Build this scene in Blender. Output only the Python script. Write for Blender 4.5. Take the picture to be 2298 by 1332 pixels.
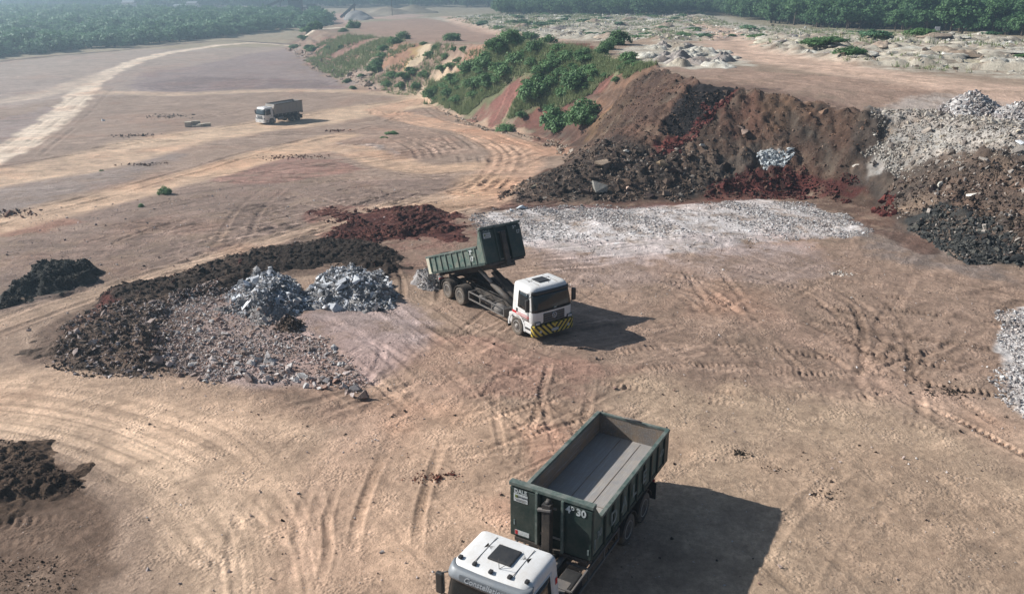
import bpy, bmesh, math
import numpy as np
from mathutils import Vector, Matrix

for _o in list(bpy.data.objects):
    bpy.data.objects.remove(_o)
sc = bpy.context.scene
COL = sc.collection
R = math.radians

# ------------------------------------------------------------------ camera, sky, sun, exposure
F, TH, CH, ROLL = 1850.0, R(20.4), 16.0, -0.006        # focal length (px of the 2298 px photo), pitch, height, roll
W0, H0 = 2298, 1332
cam_d = bpy.data.cameras.new("camera")
cam = bpy.data.objects.new("camera", cam_d); COL.objects.link(cam)
cam_d.sensor_width = 36.0; cam_d.sensor_fit = 'HORIZONTAL'; cam_d.lens = 36.0 * F / W0
cam_d.clip_start = 0.5; cam_d.clip_end = 9000
cam.matrix_world = Matrix.Translation((0, 0, CH)) @ Matrix.Rotation(R(90) - TH, 4, 'X') @ Matrix.Rotation(ROLL, 4, 'Z')
sc.camera = cam

SUN_EL, SUN_TO = R(32.7), R(-16.2)                     # elevation; heading the light travels (from +x)
w = bpy.data.worlds.new("World"); sc.world = w; w.use_nodes = True
nt = w.node_tree
sky = nt.nodes.new('ShaderNodeTexSky'); sky.sky_type = 'NISHITA'; sky.sun_disc = False
sky.sun_elevation = SUN_EL
_to_sun = (-math.cos(SUN_TO), -math.sin(SUN_TO))
sky.sun_rotation = math.atan2(_to_sun[0], _to_sun[1])
sky.air_density = 0.8; sky.dust_density = 0.4; sky.ozone_density = 1.2
bg = nt.nodes['Background']; bg.inputs['Strength'].default_value = 0.05
nt.links.new(sky.outputs['Color'], bg.inputs['Color'])
sun_d = bpy.data.lights.new("sun", 'SUN'); sun_d.energy = 5.0; sun_d.angle = R(0.53); sun_d.color = (1.0, 0.96, 0.905)
sun = bpy.data.objects.new("sun", sun_d); COL.objects.link(sun); sun.location = (-60, 20, 60)
sdir = Vector((math.cos(SUN_TO) * math.cos(SUN_EL), math.sin(SUN_TO) * math.cos(SUN_EL), -math.sin(SUN_EL)))
sun.rotation_euler = sdir.to_track_quat('-Z', 'Y').to_euler()
vs = sc.view_settings
vs.view_transform = 'Standard'; vs.look = 'None'; vs.gamma = 1.0; vs.use_curve_mapping = False
vs.exposure = 0.66
sc.cycles.max_bounces = 3; sc.cycles.diffuse_bounces = 2; sc.cycles.volume_bounces = 0
sc.cycles.use_denoising = True

# ------------------------------------------------------------------ small maths library
rng = np.random.default_rng(11)
_T = rng.random((256, 256))
def smooth(a, b, x):
    t = np.clip((x - a) / (b - a), 0, 1); return t * t * (3 - 2 * t)
def vn(x, y, s=0):
    xi = np.floor(x).astype(np.int64); yi = np.floor(y).astype(np.int64)
    fx = x - xi; fy = y - yi; fx = fx * fx * (3 - 2 * fx); fy = fy * fy * (3 - 2 * fy)
    a = (xi + s * 37) & 255; b = (yi + s * 61) & 255; a1 = (a + 1) & 255; b1 = (b + 1) & 255
    return (_T[a, b] * (1 - fx) + _T[a1, b] * fx) * (1 - fy) + (_T[a, b1] * (1 - fx) + _T[a1, b1] * fx) * fy
def fbm(x, y, lam, octs=4, s=0, gain=0.5):
    """about -1..1"""
    x = x / lam; y = y / lam; v = 0; a = 1; n = 0
    for k in range(octs):
        v = v + a * (vn(x, y, s + k) * 2 - 1); n += a; a *= gain
        x, y = x * 1.6 - y * 1.2 + 13.7, x * 1.2 + y * 1.6 - 5.3
    return v / n * 1.6
def worley(x, y, lam, s=0):
    x = x / lam; y = y / lam
    xi = np.floor(x).astype(np.int64); yi = np.floor(y).astype(np.int64)
    best = np.full(x.shape, 9.0); idv = np.zeros(x.shape)
    for dx in (-1, 0, 1):
        for dy in (-1, 0, 1):
            a = (xi + dx + s * 37) & 255; b = (yi + dy + s * 61) & 255
            px = xi + dx + _T[a, b]; py = yi + dy + _T[b, (a + 91) & 255]
            d = (x - px) ** 2 + (y - py) ** 2; m = d < best
            best = np.where(m, d, best); idv = np.where(m, _T[(a + 40) & 255, (b + 77) & 255], idv)
    return np.sqrt(best), idv
def lumps(x, y, lam, s=0):
    """rounded clods, 0..1"""
    f, i = worley(x + 0.25 * lam * fbm(x, y, lam, 2, s + 50), y + 0.25 * lam * fbm(x, y, lam, 2, s + 60), lam, s)
    return np.clip(1 - f * f * 1.7, 0, 1) ** 0.7 * (0.35 + 0.65 * i)
def seg_dist(x, y, P, closed=True):
    if x.size < 6000:                                   # few points: all edges at once
        Q = np.array([p[:2] for p in P], float); A_ = Q if closed else Q[:-1]; B_ = np.roll(Q, -1, 0) if closed else Q[1:]; D_ = B_ - A_
        X = x[..., None] - A_[:, 0]; Y = y[..., None] - A_[:, 1]; t = np.minimum(np.maximum((X * D_[:, 0] + Y * D_[:, 1]) / ((D_ ** 2).sum(1) + 1e-9), 0), 1)
        return np.sqrt(((X - t * D_[:, 0]) ** 2 + (Y - t * D_[:, 1]) ** 2).min(-1))
    best = np.full(x.shape, 1e9); n = len(P)
    for i in range(n if closed else n - 1):
        ax, ay = P[i][:2]; bx, by = P[(i + 1) % n][:2]
        dx, dy = bx - ax, by - ay; L = dx * dx + dy * dy + 1e-9
        t = np.minimum(np.maximum(((x - ax) * dx + (y - ay) * dy) / L, 0), 1)
        best = np.minimum(best, (x - ax - t * dx) ** 2 + (y - ay - t * dy) ** 2)
    return np.sqrt(best)
def inside(x, y, P):
    if x.size < 6000:
        Q = np.array([p[:2] for p in P], float); B_ = np.roll(Q, -1, 0); dy = B_[:, 1] - Q[:, 1]; dy = np.where(dy == 0, 1e-9, dy)
        h = ((Q[:, 1] > y[..., None]) != (B_[:, 1] > y[..., None])) & (x[..., None] < (B_[:, 0] - Q[:, 0]) * (y[..., None] - Q[:, 1]) / dy + Q[:, 0]); return (h.sum(-1) & 1).astype(bool)
    c = np.zeros(x.shape, bool); n = len(P)
    for i in range(n):
        ax, ay = P[i][:2]; bx, by = P[(i + 1) % n][:2]
        if ay == by: continue
        c ^= ((ay > y) != (by > y)) & (x < (bx - ax) * (y - ay) / (by - ay) + ax)
    return c
def sdf(x, y, P):
    """positive inside"""
    d = seg_dist(x, y, P); return np.where(inside(x, y, P), d, -d)
def smoothline(P, k=6, closed=False):
    P = np.array(P, float); n = len(P); out = []
    for i in range(n if closed else n - 1):
        if closed: p0, p1, p2, p3 = P[i - 1], P[i], P[(i + 1) % n], P[(i + 2) % n]
        else: p0, p1, p2, p3 = P[max(i - 1, 0)], P[i], P[i + 1], P[min(i + 2, n - 1)]
        for j in range(k):
            t = j / k
            out.append(0.5 * (2 * p1 + (p2 - p0) * t + (2 * p0 - 5 * p1 + 4 * p2 - p3) * t * t + (3 * p1 - p0 - 3 * p2 + p3) * t ** 3))
    if not closed: out.append(P[-1])
    return np.array(out)
def lin(c):
    c = np.array(c, float) / 255
    return np.where(c <= 0.04045, c / 12.92, ((c + 0.055) / 1.055) ** 2.4)
KALB = 0.98
def alb(*c):                                            # surface colour whose sunlit look is the given sRGB value
    c = lin(c) * KALB; return c * .95 + .05 * (c[0] * .25 + c[1] * .6 + c[2] * .15)

# ------------------------------------------------------------------ survey: sight lines from the camera station to the ground
def rays(uv):
    uv = np.atleast_2d(np.array(uv, float)); u = uv[:, 0] - W0 / 2; v = uv[:, 1] - H0 / 2
    c, s = math.cos(-ROLL), math.sin(-ROLL); u, v = c * u - s * v, s * u + c * v
    ct, st = math.cos(TH), math.sin(TH)
    return np.stack([u / F, ct - st * v / F, -st - ct * v / F], 1)
def at(uv, fn):
    d = rays(uv); ts = np.concatenate([np.arange(14, 130, 1.0), np.arange(130, 420, 3.0), np.arange(420, 1800, 20)])
    X = d[:, 0:1] * ts; Y = d[:, 1:2] * ts; Z = CH + d[:, 2:3] * ts
    below = Z < fn(X, Y); i = np.where(below.any(1), below.argmax(1), len(ts) - 1)
    lo = ts[np.maximum(i - 1, 0)]; hi = ts[i]
    for _ in range(13):
        m = (lo + hi) / 2; b = CH + d[:, 2] * m < fn(d[:, 0] * m, d[:, 1] * m)
        hi = np.where(b, m, hi); lo = np.where(b, lo, m)
    return np.stack([d[:, 0] * hi, d[:, 1] * hi, CH + d[:, 2] * hi], 1)

# ------------------------------------------------------------------ terrain, large form
def low(x, y):                                          # the lower working floor
    return np.interp(y, [45, 58, 128, 150, 240, 330, 520, 2600], [0, -0.25, -3.1, -3.0, -0.7, -0.5, 3.2, 8])
def high(x, y):                                         # the tipped plateau
    return np.interp(y, [57, 66, 74, 77, 80, 84, 101, 112, 122, 130, 138, 150, 165, 186, 224, 262, 330, 520, 2600],
                     [5.8, 5.8, 5.9, 6.4, 6.85, 7.0, 7.4, 7.6, 7.8, 8.2, 8.2, 7.2, 6.2, 5.4, 4.7, 4.4, 4.2, 3.6, 8])
foot = at([(640, 108), (700, 150), (775, 188), (860, 204), (945, 216), (985, 246), (1090, 284), (1200, 302), (1268, 330),
           (1275, 365), (1150, 412), (1110, 455), (1350, 458), (1600, 446), (1800, 440), (1950, 468), (2010, 505), (2140, 575), (2298, 604), (2600, 640)], low)
_cr = np.array([(690, 62, 285), (745, 70, 262), (835, 82, 224), (930, 96, 186), (1010, 100, 165), (1080, 100, 150), (1130, 97, 138), (1200, 100, 130),
       (1290, 116, 122), (1400, 132, 112), (1480, 152, 101), (1570, 196, 84), (1690, 205, 80), (1800, 228, 77), (1930, 252, 74), (2050, 262, 71.5),
       (2180, 285, 66), (2298, 300, 62), (2600, 330, 57)], float)
_rd = rays(_cr[:, :2]); crest = _rd / _rd[:, 1:2] * _cr[:, 2:3]; crest[:, 2] += CH
FOOT = [tuple(p[:2]) for p in foot] + [(900, foot[-1][1] - 10), (900, 800), (-60, 800), (-72, 420)]
CREST = [tuple(p[:2]) for p in crest] + [(890, crest[-1][1] + 5), (890, 790), (-50, 790), (-62, 420)]
def ramp(x, y):
    x = np.asarray(x, float); y = np.asarray(y, float)
    t = np.zeros(x.shape); m = (y > 30) & (y < 820)
    xs, ys = x[m], y[m]
    if xs.size:
        inf = inside(xs, ys, FOOT); inc = inside(xs, ys, CREST)
        df = seg_dist(xs, ys, FOOT); dc = seg_dist(xs, ys, CREST)
        tt = np.where(inf, np.where(inc, 1.0, df / (df + dc + 1e-6)), 0.0)
        t[m] = tt
    return t
def HB(x, y):
    t = ramp(x, y); t2 = t * t * (3 - 2 * t) * 0.45 + t * 0.55
    return low(x, y) * (1 - t2) + high(x, y) * t2
def G(*uv):                                             # photo points -> points of the terrain
    return at(uv, HB)

# ------------------------------------------------------------------ painted regions of the ground (photo outline -> outline on the ground)
# (outline, colour in sunlight, edge softness m, cloddiness, opacity)
D2 = lambda P: [tuple(p[:2]) for p in G(*P)]
REG = []
def reg(P, c, soft=0.6, clod=0.0, op=1.0, mott=0.0): REG.append((D2(P), alb(*c), soft, clod, op, mott))
reg([(-300, 200), (200, 170), (640, 110), (780, 195), (950, 225), (1100, 300), (1250, 360), (1100, 450), (700, 470), (0, 520), (-300, 560)], (146, 128, 114), 4, .2, .8, .25)
# lower floor, far to near
reg([(-300, 160), (0, 140), (300, 112), (690, 76), (690, 110), (640, 150), (780, 200), (500, 210), (200, 215), (0, 245), (-300, 280)], (158, 144, 134), 6, 0.1, .8)
reg([(285, 195), (330, 165), (480, 140), (640, 110), (700, 155), (775, 190), (800, 203), (560, 202), (420, 207), (320, 207)], (138, 125, 122), 3, 0.3, .9, .3)
reg([(380, 205), (300, 190), (420, 172), (560, 175), (700, 182), (790, 202), (560, 205)], (118, 104, 101), 3, 0.3, .75, .4)
reg([(-200, 430), (0, 425), (200, 370), (330, 345), (420, 350), (300, 400), (130, 440), (0, 500), (-200, 520)], (136, 124, 116), 2, 0.25, .9, .3)
reg([(-200, 300), (0, 268), (110, 235), (140, 260), (60, 305), (0, 325), (-200, 345)], (142, 128, 122), 2, 0.2, .8, .2)
reg([(520, 382), (640, 352), (760, 362), (815, 380), (740, 395), (640, 405), (540, 420), (480, 405)], (142, 112, 100), 1.0, 0.4, .9, .3)
reg([(700, 335), (760, 295), (880, 280), (1000, 300), (1060, 325), (1060, 345), (920, 360), (800, 350), (730, 345)], (150, 128, 112), 1.2, 0.35, .9, .3)
reg([(750, 320), (840, 325), (910, 345), (880, 360), (790, 350), (740, 340)], (150, 140, 132), .8, 0.5, .9, .5)
reg([(0, 520), (180, 470), (420, 420), (700, 410), (1000, 400), (1100, 420), (1100, 450), (1000, 465), (700, 470), (680, 560), (420, 600), (250, 640), (0, 750)], (128, 111, 100), 2, 0.35, .92, .4)
reg([(-200, 505), (0, 500), (130, 490), (180, 500), (100, 520), (0, 530), (-200, 540)], (150, 108, 88), 1, 0.2, .6)
# working area round the tipping truck
reg([(1180, 565), (1900, 530), (2298, 600), (2600, 640), (2600, 960), (2200, 880), (1900, 900), (1500, 880), (1250, 830), (950, 790), (1000, 690)], (143, 122, 106), 2.5, 0.45, .9, .25)
reg([(1180, 560), (1700, 545), (1880, 560), (1800, 640), (1450, 640), (1290, 640)], (148, 131, 121), 2, 0.35, .8, .3)
reg([(930, 720), (1200, 790), (1420, 830), (1300, 900), (1000, 900), (880, 830)], (140, 110, 96), 1.5, 0.45, .7, .3)
reg([(320, 690), (480, 640), (700, 660), (900, 670), (1000, 720), (900, 840), (780, 880), (600, 870), (420, 860), (350, 800)], (152, 136, 130), 1.2, 0.3, .95, .35)
reg([(700, 690), (900, 680), (960, 740), (900, 800), (800, 830), (720, 760)], (160, 144, 138), 1.2, 0.15, .8, .3)
reg([(340, 850), (500, 870), (760, 880), (900, 890), (860, 930), (700, 950), (500, 920), (380, 880)], (140, 117, 100), .8, 0.4, .85, .3)
reg([(-200, 830), (0, 825), (300, 830), (420, 860), (330, 880), (0, 870), (-200, 870)], (150, 130, 112), .8, 0.25, .8)
reg([(850, 880), (1250, 900), (1400, 930), (1200, 1060), (1050, 1150), (900, 1050), (840, 950)], (156, 133, 113), 1.5, 0.35, .7)
reg([(1140, 960), (1280, 960), (1260, 1040), (1180, 1060)], (170, 128, 108), 1, 0.2, .5)
reg([(1085, 1120), (1145, 1115), (1150, 1190), (1090, 1170)], (178, 134, 112), .8, 0.1, .6)
reg([(1400, 850), (1800, 880), (2298, 960), (2600, 1000), (2600, 1500), (1400, 1500), (1500, 1000)], (168, 147, 124), 2.5, 0.12, .85, .2)
reg([(1700, 970), (2100, 1020), (2298, 1150), (2298, 1332), (1900, 1332), (1760, 1150)], (158, 135, 114), 2.0, 0.2, .5, .4)
reg([(1050, 498), (1100, 476), (1170, 464), (1400, 462), (1600, 456), (1720, 446), (1850, 468), (1960, 508), (1880, 530), (1700, 540), (1560, 575), (1400, 575), (1250, 560), (1150, 545)], (190, 187, 184), 1.0, 0.55, .95, .35)
reg([(1170, 540), (1400, 540), (1700, 520), (1900, 528), (1800, 560), (1550, 600), (1300, 590)], (172, 158, 152), 1.2, 0.4, .6, .8)
reg([(2240, 705), (2298, 690), (2420, 660), (2600, 900), (2400, 1000), (2298, 945), (2235, 880), (2250, 790)], (196, 194, 190), .5, 0.5, .95, .25)
reg([(1900, 520), (2010, 505), (2140, 560), (2298, 600), (2298, 640), (2100, 600), (1950, 570)], (112, 104, 98), 1.0, 0.5, .75, .4)
reg([(-200, 1140), (60, 1128), (180, 1090), (262, 1130), (268, 1260), (200, 1332), (100, 1420), (-200, 1450)], (108, 90, 76), .8, 0.45, .95, .3)
reg([(-200, 1010), (0, 985), (110, 1012), (185, 1062), (190, 1095), (110, 1130), (0, 1145), (-200, 1150)], (86, 70, 58), .5, 0.7, .9, .3)
reg([(-200, 1245), (40, 1240), (190, 1265), (180, 1332), (60, 1420), (-200, 1450)], (100, 83, 70), .8, 0.6, .6, .5)
reg([(-60, 715), (10, 655), (60, 615), (120, 596), (190, 590), (230, 612), (205, 648), (150, 665), (80, 680)], (84, 76, 70), .8, .4, .6, .3)
reg([(30, 815), (100, 745), (205, 675), (250, 640), (400, 605), (520, 566), (640, 542), (770, 532), (890, 555), (940, 605), (880, 640), (760, 615), (640, 622), (540, 655), (460, 690), (430, 760), (430, 850), (200, 845)], (92, 76, 66), .9, .5, .75, .35)
reg([(680, 484), (745, 464), (900, 462), (1000, 462), (1070, 500), (1090, 545), (960, 560), (820, 560), (730, 545)], (106, 72, 64), .9, .5, .7, .5)
reg([(880, 560), (1000, 545), (1080, 560), (1010, 610), (930, 620)], (122, 96, 84), 1.0, .4, .6, .3)
# bank, left part
reg([(640, 108), (690, 62), (835, 82), (1010, 100), (1130, 97), (985, 246), (945, 216), (860, 204), (775, 188), (700, 150)], (136, 112, 98), 2.0, 0.5, .95, .3)
reg([(700, 105), (760, 75), (830, 85), (800, 130), (720, 150)], (142, 108, 96), 1.5, 0.2, .85)
reg([(850, 145), (905, 92), (960, 98), (930, 135), (880, 160)], (150, 114, 92), 1.2, 0.2, .9)
reg([(915, 140), (945, 98), (965, 98), (950, 130), (920, 160)], (166, 140, 96), .8, 0.2, .85)
reg([(920, 145), (958, 98), (975, 100), (950, 140), (930, 158)], (186, 166, 140), .8, 0.2, .9)
reg([(1020, 150), (1060, 100), (1090, 100), (1070, 140), (1020, 190)], (150, 112, 92), 1.0, 0.2, .8)
reg([(730, 160), (800, 135), (850, 170), (860, 200), (780, 190)], (165, 145, 130), 1.5, 0.6, .8, .5)
# vegetated nose
reg([(950, 212), (960, 190), (1060, 150), (1140, 95), (1300, 112), (1480, 150), (1400, 180), (1330, 200), (1290, 250), (1230, 296), (1100, 270), (1000, 240)], (106, 108, 78), 1.2, 0.4, .95, .4)
reg([(1050, 255), (1100, 215), (1170, 165), (1195, 163), (1160, 200), (1130, 260), (1130, 285), (1100, 280)], (128, 86, 78), .5, 0.15, .95, .2)
reg([(1130, 285), (1170, 240), (1210, 230), (1260, 235), (1300, 215), (1350, 185), (1380, 165), (1350, 200), (1300, 235), (1270, 290), (1200, 296)], (122, 82, 73), .5, 0.2, .95, .2)
reg([(960, 240), (1040, 262), (1150, 290), (1260, 315), (1270, 330), (1200, 305), (1090, 288), (985, 250)], (168, 142, 120), .6, 0.5, .9, .4)
reg([(1240, 108), (1275, 96), (1335, 98), (1335, 110), (1290, 116)], (112, 66, 56), .5, 0.4, .95)
reg([(1180, 300), (1230, 270), (1300, 235), (1380, 175), (1440, 150), (1420, 200), (1360, 260), (1330, 310), (1270, 345), (1220, 320)], (112, 82, 70), .6, .6, .95, .3)
# bank, middle (tan, ochre, black, red, brown)
reg([(1268, 330), (1330, 290), (1390, 215), (1470, 150), (1570, 196), (1690, 205), (1800, 228), (1960, 258), (2010, 505), (1950, 468), (1800, 440), (1600, 446), (1350, 458), (1110, 455), (1150, 412), (1275, 365)], (92, 71, 60), .6, 0.9, .97, .3)
reg([(1320, 285), (1330, 215), (1400, 165), (1470, 158), (1460, 190), (1400, 240), (1350, 300)], (142, 112, 90), .6, 0.6, .55, .5)
reg([(1310, 300), (1370, 240), (1450, 205), (1440, 240), (1380, 290), (1340, 320)], (130, 102, 70), .8, 0.55, .5, .5)
reg([(1400, 260), (1470, 170), (1560, 180), (1560, 205), (1500, 250), (1420, 310)], (112, 86, 72), .8, 0.8, .9, .3)
reg([(1320, 320), (1390, 235), (1470, 165), (1550, 188), (1480, 255), (1440, 300), (1380, 335)], (88, 69, 60), .7, .85, .8, .6)
reg([(1480, 300), (1500, 250), (1555, 200), (1640, 196), (1740, 196), (1800, 200), (1750, 208), (1650, 213), (1600, 250), (1570, 290), (1520, 300)], (44, 41, 42), .3, 0.5, .98)
reg([(1430, 350), (1500, 300), (1545, 285), (1600, 245), (1640, 215), (1650, 222), (1600, 262), (1550, 300), (1490, 340), (1440, 365)], (124, 62, 57), .35, 0.6, .9, .3)
reg([(1690, 250), (1720, 215), (1790, 228), (1850, 240), (1800, 300), (1720, 300)], (132, 102, 78), .8, 0.5, .5, .5)
reg([(1800, 260), (1830, 236), (1940, 255), (1950, 275), (1900, 320), (1830, 330)], (112, 86, 70), .8, 0.5, .6, .4)
reg([(1620, 260), (1690, 215), (1720, 225), (1680, 300), (1620, 330)], (118, 86, 72), .8, 0.6, .7, .3)
reg([(1290, 350), (1420, 330), (1600, 340), (1640, 400), (1560, 440), (1400, 445), (1240, 450), (1130, 455), (1130, 420), (1280, 375)], (84, 72, 64), .8, 0.95, .85, .4)
reg([(1560, 360), (1680, 330), (1720, 380), (1640, 420), (1540, 430)], (96, 88, 80), .8, 0.9, .8, .4)
reg([(1700, 345), (1730, 338), (1780, 350), (1775, 385), (1740, 400), (1705, 375)], (168, 172, 172), .3, 0.5, .95, .2)
reg([(1580, 425), (1640, 400), (1720, 385), (1800, 395), (1900, 410), (1945, 440), (1850, 440), (1740, 445), (1600, 445)], (94, 52, 48), .4, 0.8, .9, .4)
reg([(1560, 450), (1640, 432), (1730, 428), (1760, 440), (1650, 452)], (140, 84, 76), .3, 0.1, .85)
reg([(1110, 470), (1130, 458), (1350, 462), (1640, 448), (1640, 455), (1350, 470)], (104, 58, 52), .5, 0.5, .7)
reg([(1060, 480), (1110, 452), (1350, 452), (1600, 440), (1800, 436), (1960, 462), (2030, 500), (2100, 560), (2060, 575), (1960, 520), (1850, 468), (1720, 446), (1600, 456), (1400, 464), (1170, 468)], (92, 72, 62), .6, .6, .85, .3)
# bank, right (pale rubble over dark soil)
reg([(1930, 250), (2050, 262), (2298, 300), (2600, 330), (2600, 640), (2298, 604), (2140, 575), (2010, 505), (1960, 440), (1900, 420)], (92, 80, 72), .6, 0.8, .97, .4)
reg([(1935, 252), (2030, 235), (2150, 240), (2298, 255), (2600, 260), (2600, 400), (2298, 350), (2220, 345), (2120, 380), (2020, 400), (1950, 425), (1960, 370), (2010, 320), (2000, 280)], (164, 157, 149), .6, 0.6, .95, .35)
reg([(1960, 425), (2040, 395), (2130, 370), (2200, 365), (2130, 410), (2060, 450), (2000, 455)], (104, 90, 80), .5, 0.6, .8, .3)
reg([(2050, 430), (2150, 400), (2298, 420), (2298, 480), (2150, 470)], (120, 98, 84), .5, 0.6, .7, .5)
reg([(2020, 490), (2120, 470), (2220, 500), (2298, 560), (2600, 600), (2600, 640), (2298, 604), (2140, 575)], (68, 68, 66), .5, 0.9, .9, .2)
# plateau
reg([(1480, 150), (1600, 140), (1700, 160), (1900, 175), (2298, 215), (2600, 240), (2600, 330), (2298, 262), (2150, 240), (1930, 252), (1800, 222), (1600, 190)], (158, 132, 116), 2, 0.2, .9, .3)
reg([(1500, 178), (1640, 185), (1800, 215), (1930, 246), (1800, 226), (1690, 203), (1560, 194)], (120, 98, 86), 1.0, 0.3, .8, .4)
reg([(1990, 235), (2100, 205), (2200, 215), (2298, 235), (2298, 260), (2100, 255)], (178, 166, 156), 1.2, 0.3, .8, .3)
reg([(950, 40), (1100, 32), (1400, 22), (1560, 22), (1700, 60), (2000, 75), (2298, 92), (2600, 110), (2600, 230), (2298, 172), (2100, 165), (1900, 145), (1700, 115), (1640, 85), (1500, 100), (1330, 92), (1150, 82), (1060, 62)], (180, 172, 156), 5, 0.6, .95, .4)
reg([(1380, 118), (1420, 100), (1560, 98), (1620, 110), (1690, 145), (1600, 155), (1480, 148)], (186, 178, 162), 1.5, 0.5, .95, .3)
reg([(700, 62), (800, 52), (960, 40), (1060, 62), (1150, 84), (1120, 95), (950, 95), (840, 80)], (160, 132, 116), 3, 0.1, .9)
reg([(480, 34), (800, 30), (960, 34), (900, 44), (700, 50), (560, 44)], (176, 150, 136), 5, 0.1, .9)

# roads: centre line, width m, colour, opacity
ROADS = []
def road(P, wd, c, op=0.9, soft=1.2): ROADS.append((smoothline(np.array(D2(P)), 4), wd, alb(*c), op, soft))
road([(-300, 480), (0, 345), (100, 285), (160, 235), (215, 180), (300, 140), (420, 112), (560, 96), (690, 76), (760, 62)], 4.6, (214, 198, 176), .97, .8)
road([(-300, 270), (0, 228), (110, 208), (190, 180), (240, 165)], 6, (188, 171, 152), .8, 2)
road([(215, 208), (420, 210), (640, 203), (820, 207), (945, 216)], 5, (192, 169, 144), .8, 2)
road([(-300, 440), (0, 395), (170, 370), (330, 328), (480, 300), (640, 275), (800, 250), (960, 226)], 11, (195, 169, 142), .9, 2)
road([(330, 320), (480, 296), (600, 285), (760, 262), (950, 222)], 9, (197, 173, 146), .7, 3)
road([(-300, 570), (0, 502), (150, 465), (330, 418), (470, 385), (600, 345), (760, 305)], 5.5, (195, 167, 139), .9, 1.5)
road([(470, 385), (620, 345), (760, 330), (860, 358), (960, 380), (1080, 372)], 5.5, (190, 161, 133), .8, 1.5)
road([(940, 226), (860, 245), (930, 268), (1050, 290), (1130, 322), (1160, 360), (1110, 410), (1060, 450)], 6, (190, 157, 131), .9, 1.2)
road([(1060, 292), (1150, 315), (1230, 335), (1240, 345)], 4, (180, 142, 116), .8, 1.2)
road([(960, 470), (1060, 430), (1090, 400)], 5, (186, 156, 127), .7, 1.5)
road([(-300, 925), (0, 915), (220, 945), (390, 1010), (500, 1110), (545, 1240), (560, 1400)], 4.2, (201, 175, 148), .9, 1.2)
road([(-300, 870), (0, 880), (300, 900), (520, 960), (660, 1060), (720, 1200), (740, 1400)], 4.2, (192, 165, 139), .85, 1.5)
road([(740, 1400), (760, 1150), (840, 1000), (950, 880), (1010, 800)], 3.5, (186, 156, 133), .6, 1.5)
road([(1020, 1400), (980, 1200), (960, 1080), (1050, 980)], 5, (190, 161, 135), .7, 1.8)
road([(-300, 790), (0, 725), (150, 680), (300, 640), (420, 598), (560, 552), (720, 510), (860, 465), (1000, 440)], 2.2, (186, 161, 137), .75, .8)
road([(1560, 60), (1620, 78), (1640, 98), (1690, 122), (1850, 150), (2050, 180), (2298, 212), (2600, 245)], 9, (201, 171, 150), .9, 3)
road([(2400, 1050), (2150, 920), (1950, 820), (1780, 740), (1650, 680), (1500, 600)], 3.0, (173, 146, 127), .45, 1.2)
road([(1000, 37), (1030, 50), (1060, 62), (1150, 82), (1260, 90)], 7, (197, 165, 144), .8, 3)
road([(1480, 0), (1520, 22), (1560, 45), (1600, 72), (1630, 88)], 5, (197, 169, 148), .8, 2)

road([(-400, 176), (0, 138), (300, 110), (500, 92), (690, 74)], 3.5, (92, 78, 74), .9, 1.2)
# wheel tracks: centre line, gauge m, rut width m, depth m, lug pitch m (0 = smooth), amount of dust colour
TRK = []
def trk(P, gauge=2.0, rw=0.42, dp=0.05, lug=0.0, tint=0.10): TRK.append((smoothline(np.array(D2(P)), 5), gauge, rw, dp, lug, tint))
# sweeping tracks in the near left
for o, tn_ in ((0, .10), (1.3, .16), (1.9, -.06), (3.1, .14), (4.4, .2), (4.9, .08), (6.4, .12)):
    trk([(-250, 890 + 13 * o), (0, 880 + 14 * o), (260 - 8 * o, 915 + 17 * o), (460 - 10 * o, 985 + 22 * o), (580 - 14 * o, 1105 + 18 * o), (625 - 14 * o, 1230), (640 - 12 * o, 1400)], 2.0, .32 + .06 * (o % 2), .012, 0, tn_)
trk([(560, 1400), (600, 1180), (640, 1080), (760, 960), (900, 860), (990, 780)], 2, .4, .016, 0)
trk([(690, 1380), (735, 1240), (735, 1150), (770, 1060)], 0.0, .3, .03, 0, -.12)
trk([(860, 1260), (880, 1130), (930, 1000), (990, 850)], 2.0, .38, .03, .16, .06)
trk([(640, 980), (760, 950), (900, 900), (1040, 840)], 2.0, .35, .04, 0)
trk([(560, 960), (700, 930), (830, 890), (900, 820), (900, 750)], 2.0, .4, .03, 0)
trk([(700, 1000), (830, 955), (960, 880), (1150, 860), (1300, 900)], 2.0, .4, .03, .2)
# tracks to and from the tipping truck
trk([(620, 690), (760, 760), (900, 850), (1000, 950)], 2.0, .45, .035, 0, .16)
trk([(760, 690), (850, 745), (950, 830), (1040, 930)], 2.0, .45, .03, 0, .16)
trk([(900, 660), (1000, 740), (1120, 800), (1260, 840), (1480, 830), (1700, 790)], 2.0, .45, .04, 0, .05)
trk([(930, 640), (1150, 740), (1330, 800), (1600, 850), (1900, 960)], 2.0, .45, .03, 0, .05)
trk([(870, 690), (1010, 800), (1150, 880), (1240, 980), (1210, 1080)], 2.0, .45, .03, .22, .05)
for k, (a, b) in enumerate([((1000, 760), (1400, 980)), ((880, 850), (1340, 880)), ((980, 900), (1300, 800)), ((1050, 1000), (1280, 880)), ((900, 980), (1200, 900)), ((1100, 880), (1420, 1010)), ((820, 900), (1000, 760))]):
    m = ((a[0] + b[0]) / 2 + 30 * (-1) ** k, (a[1] + b[1]) / 2 + 12 * (-1) ** k)
    trk([a, m, b], 2.0, .32, .025, .22 if k % 2 else 0, .04)
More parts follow.
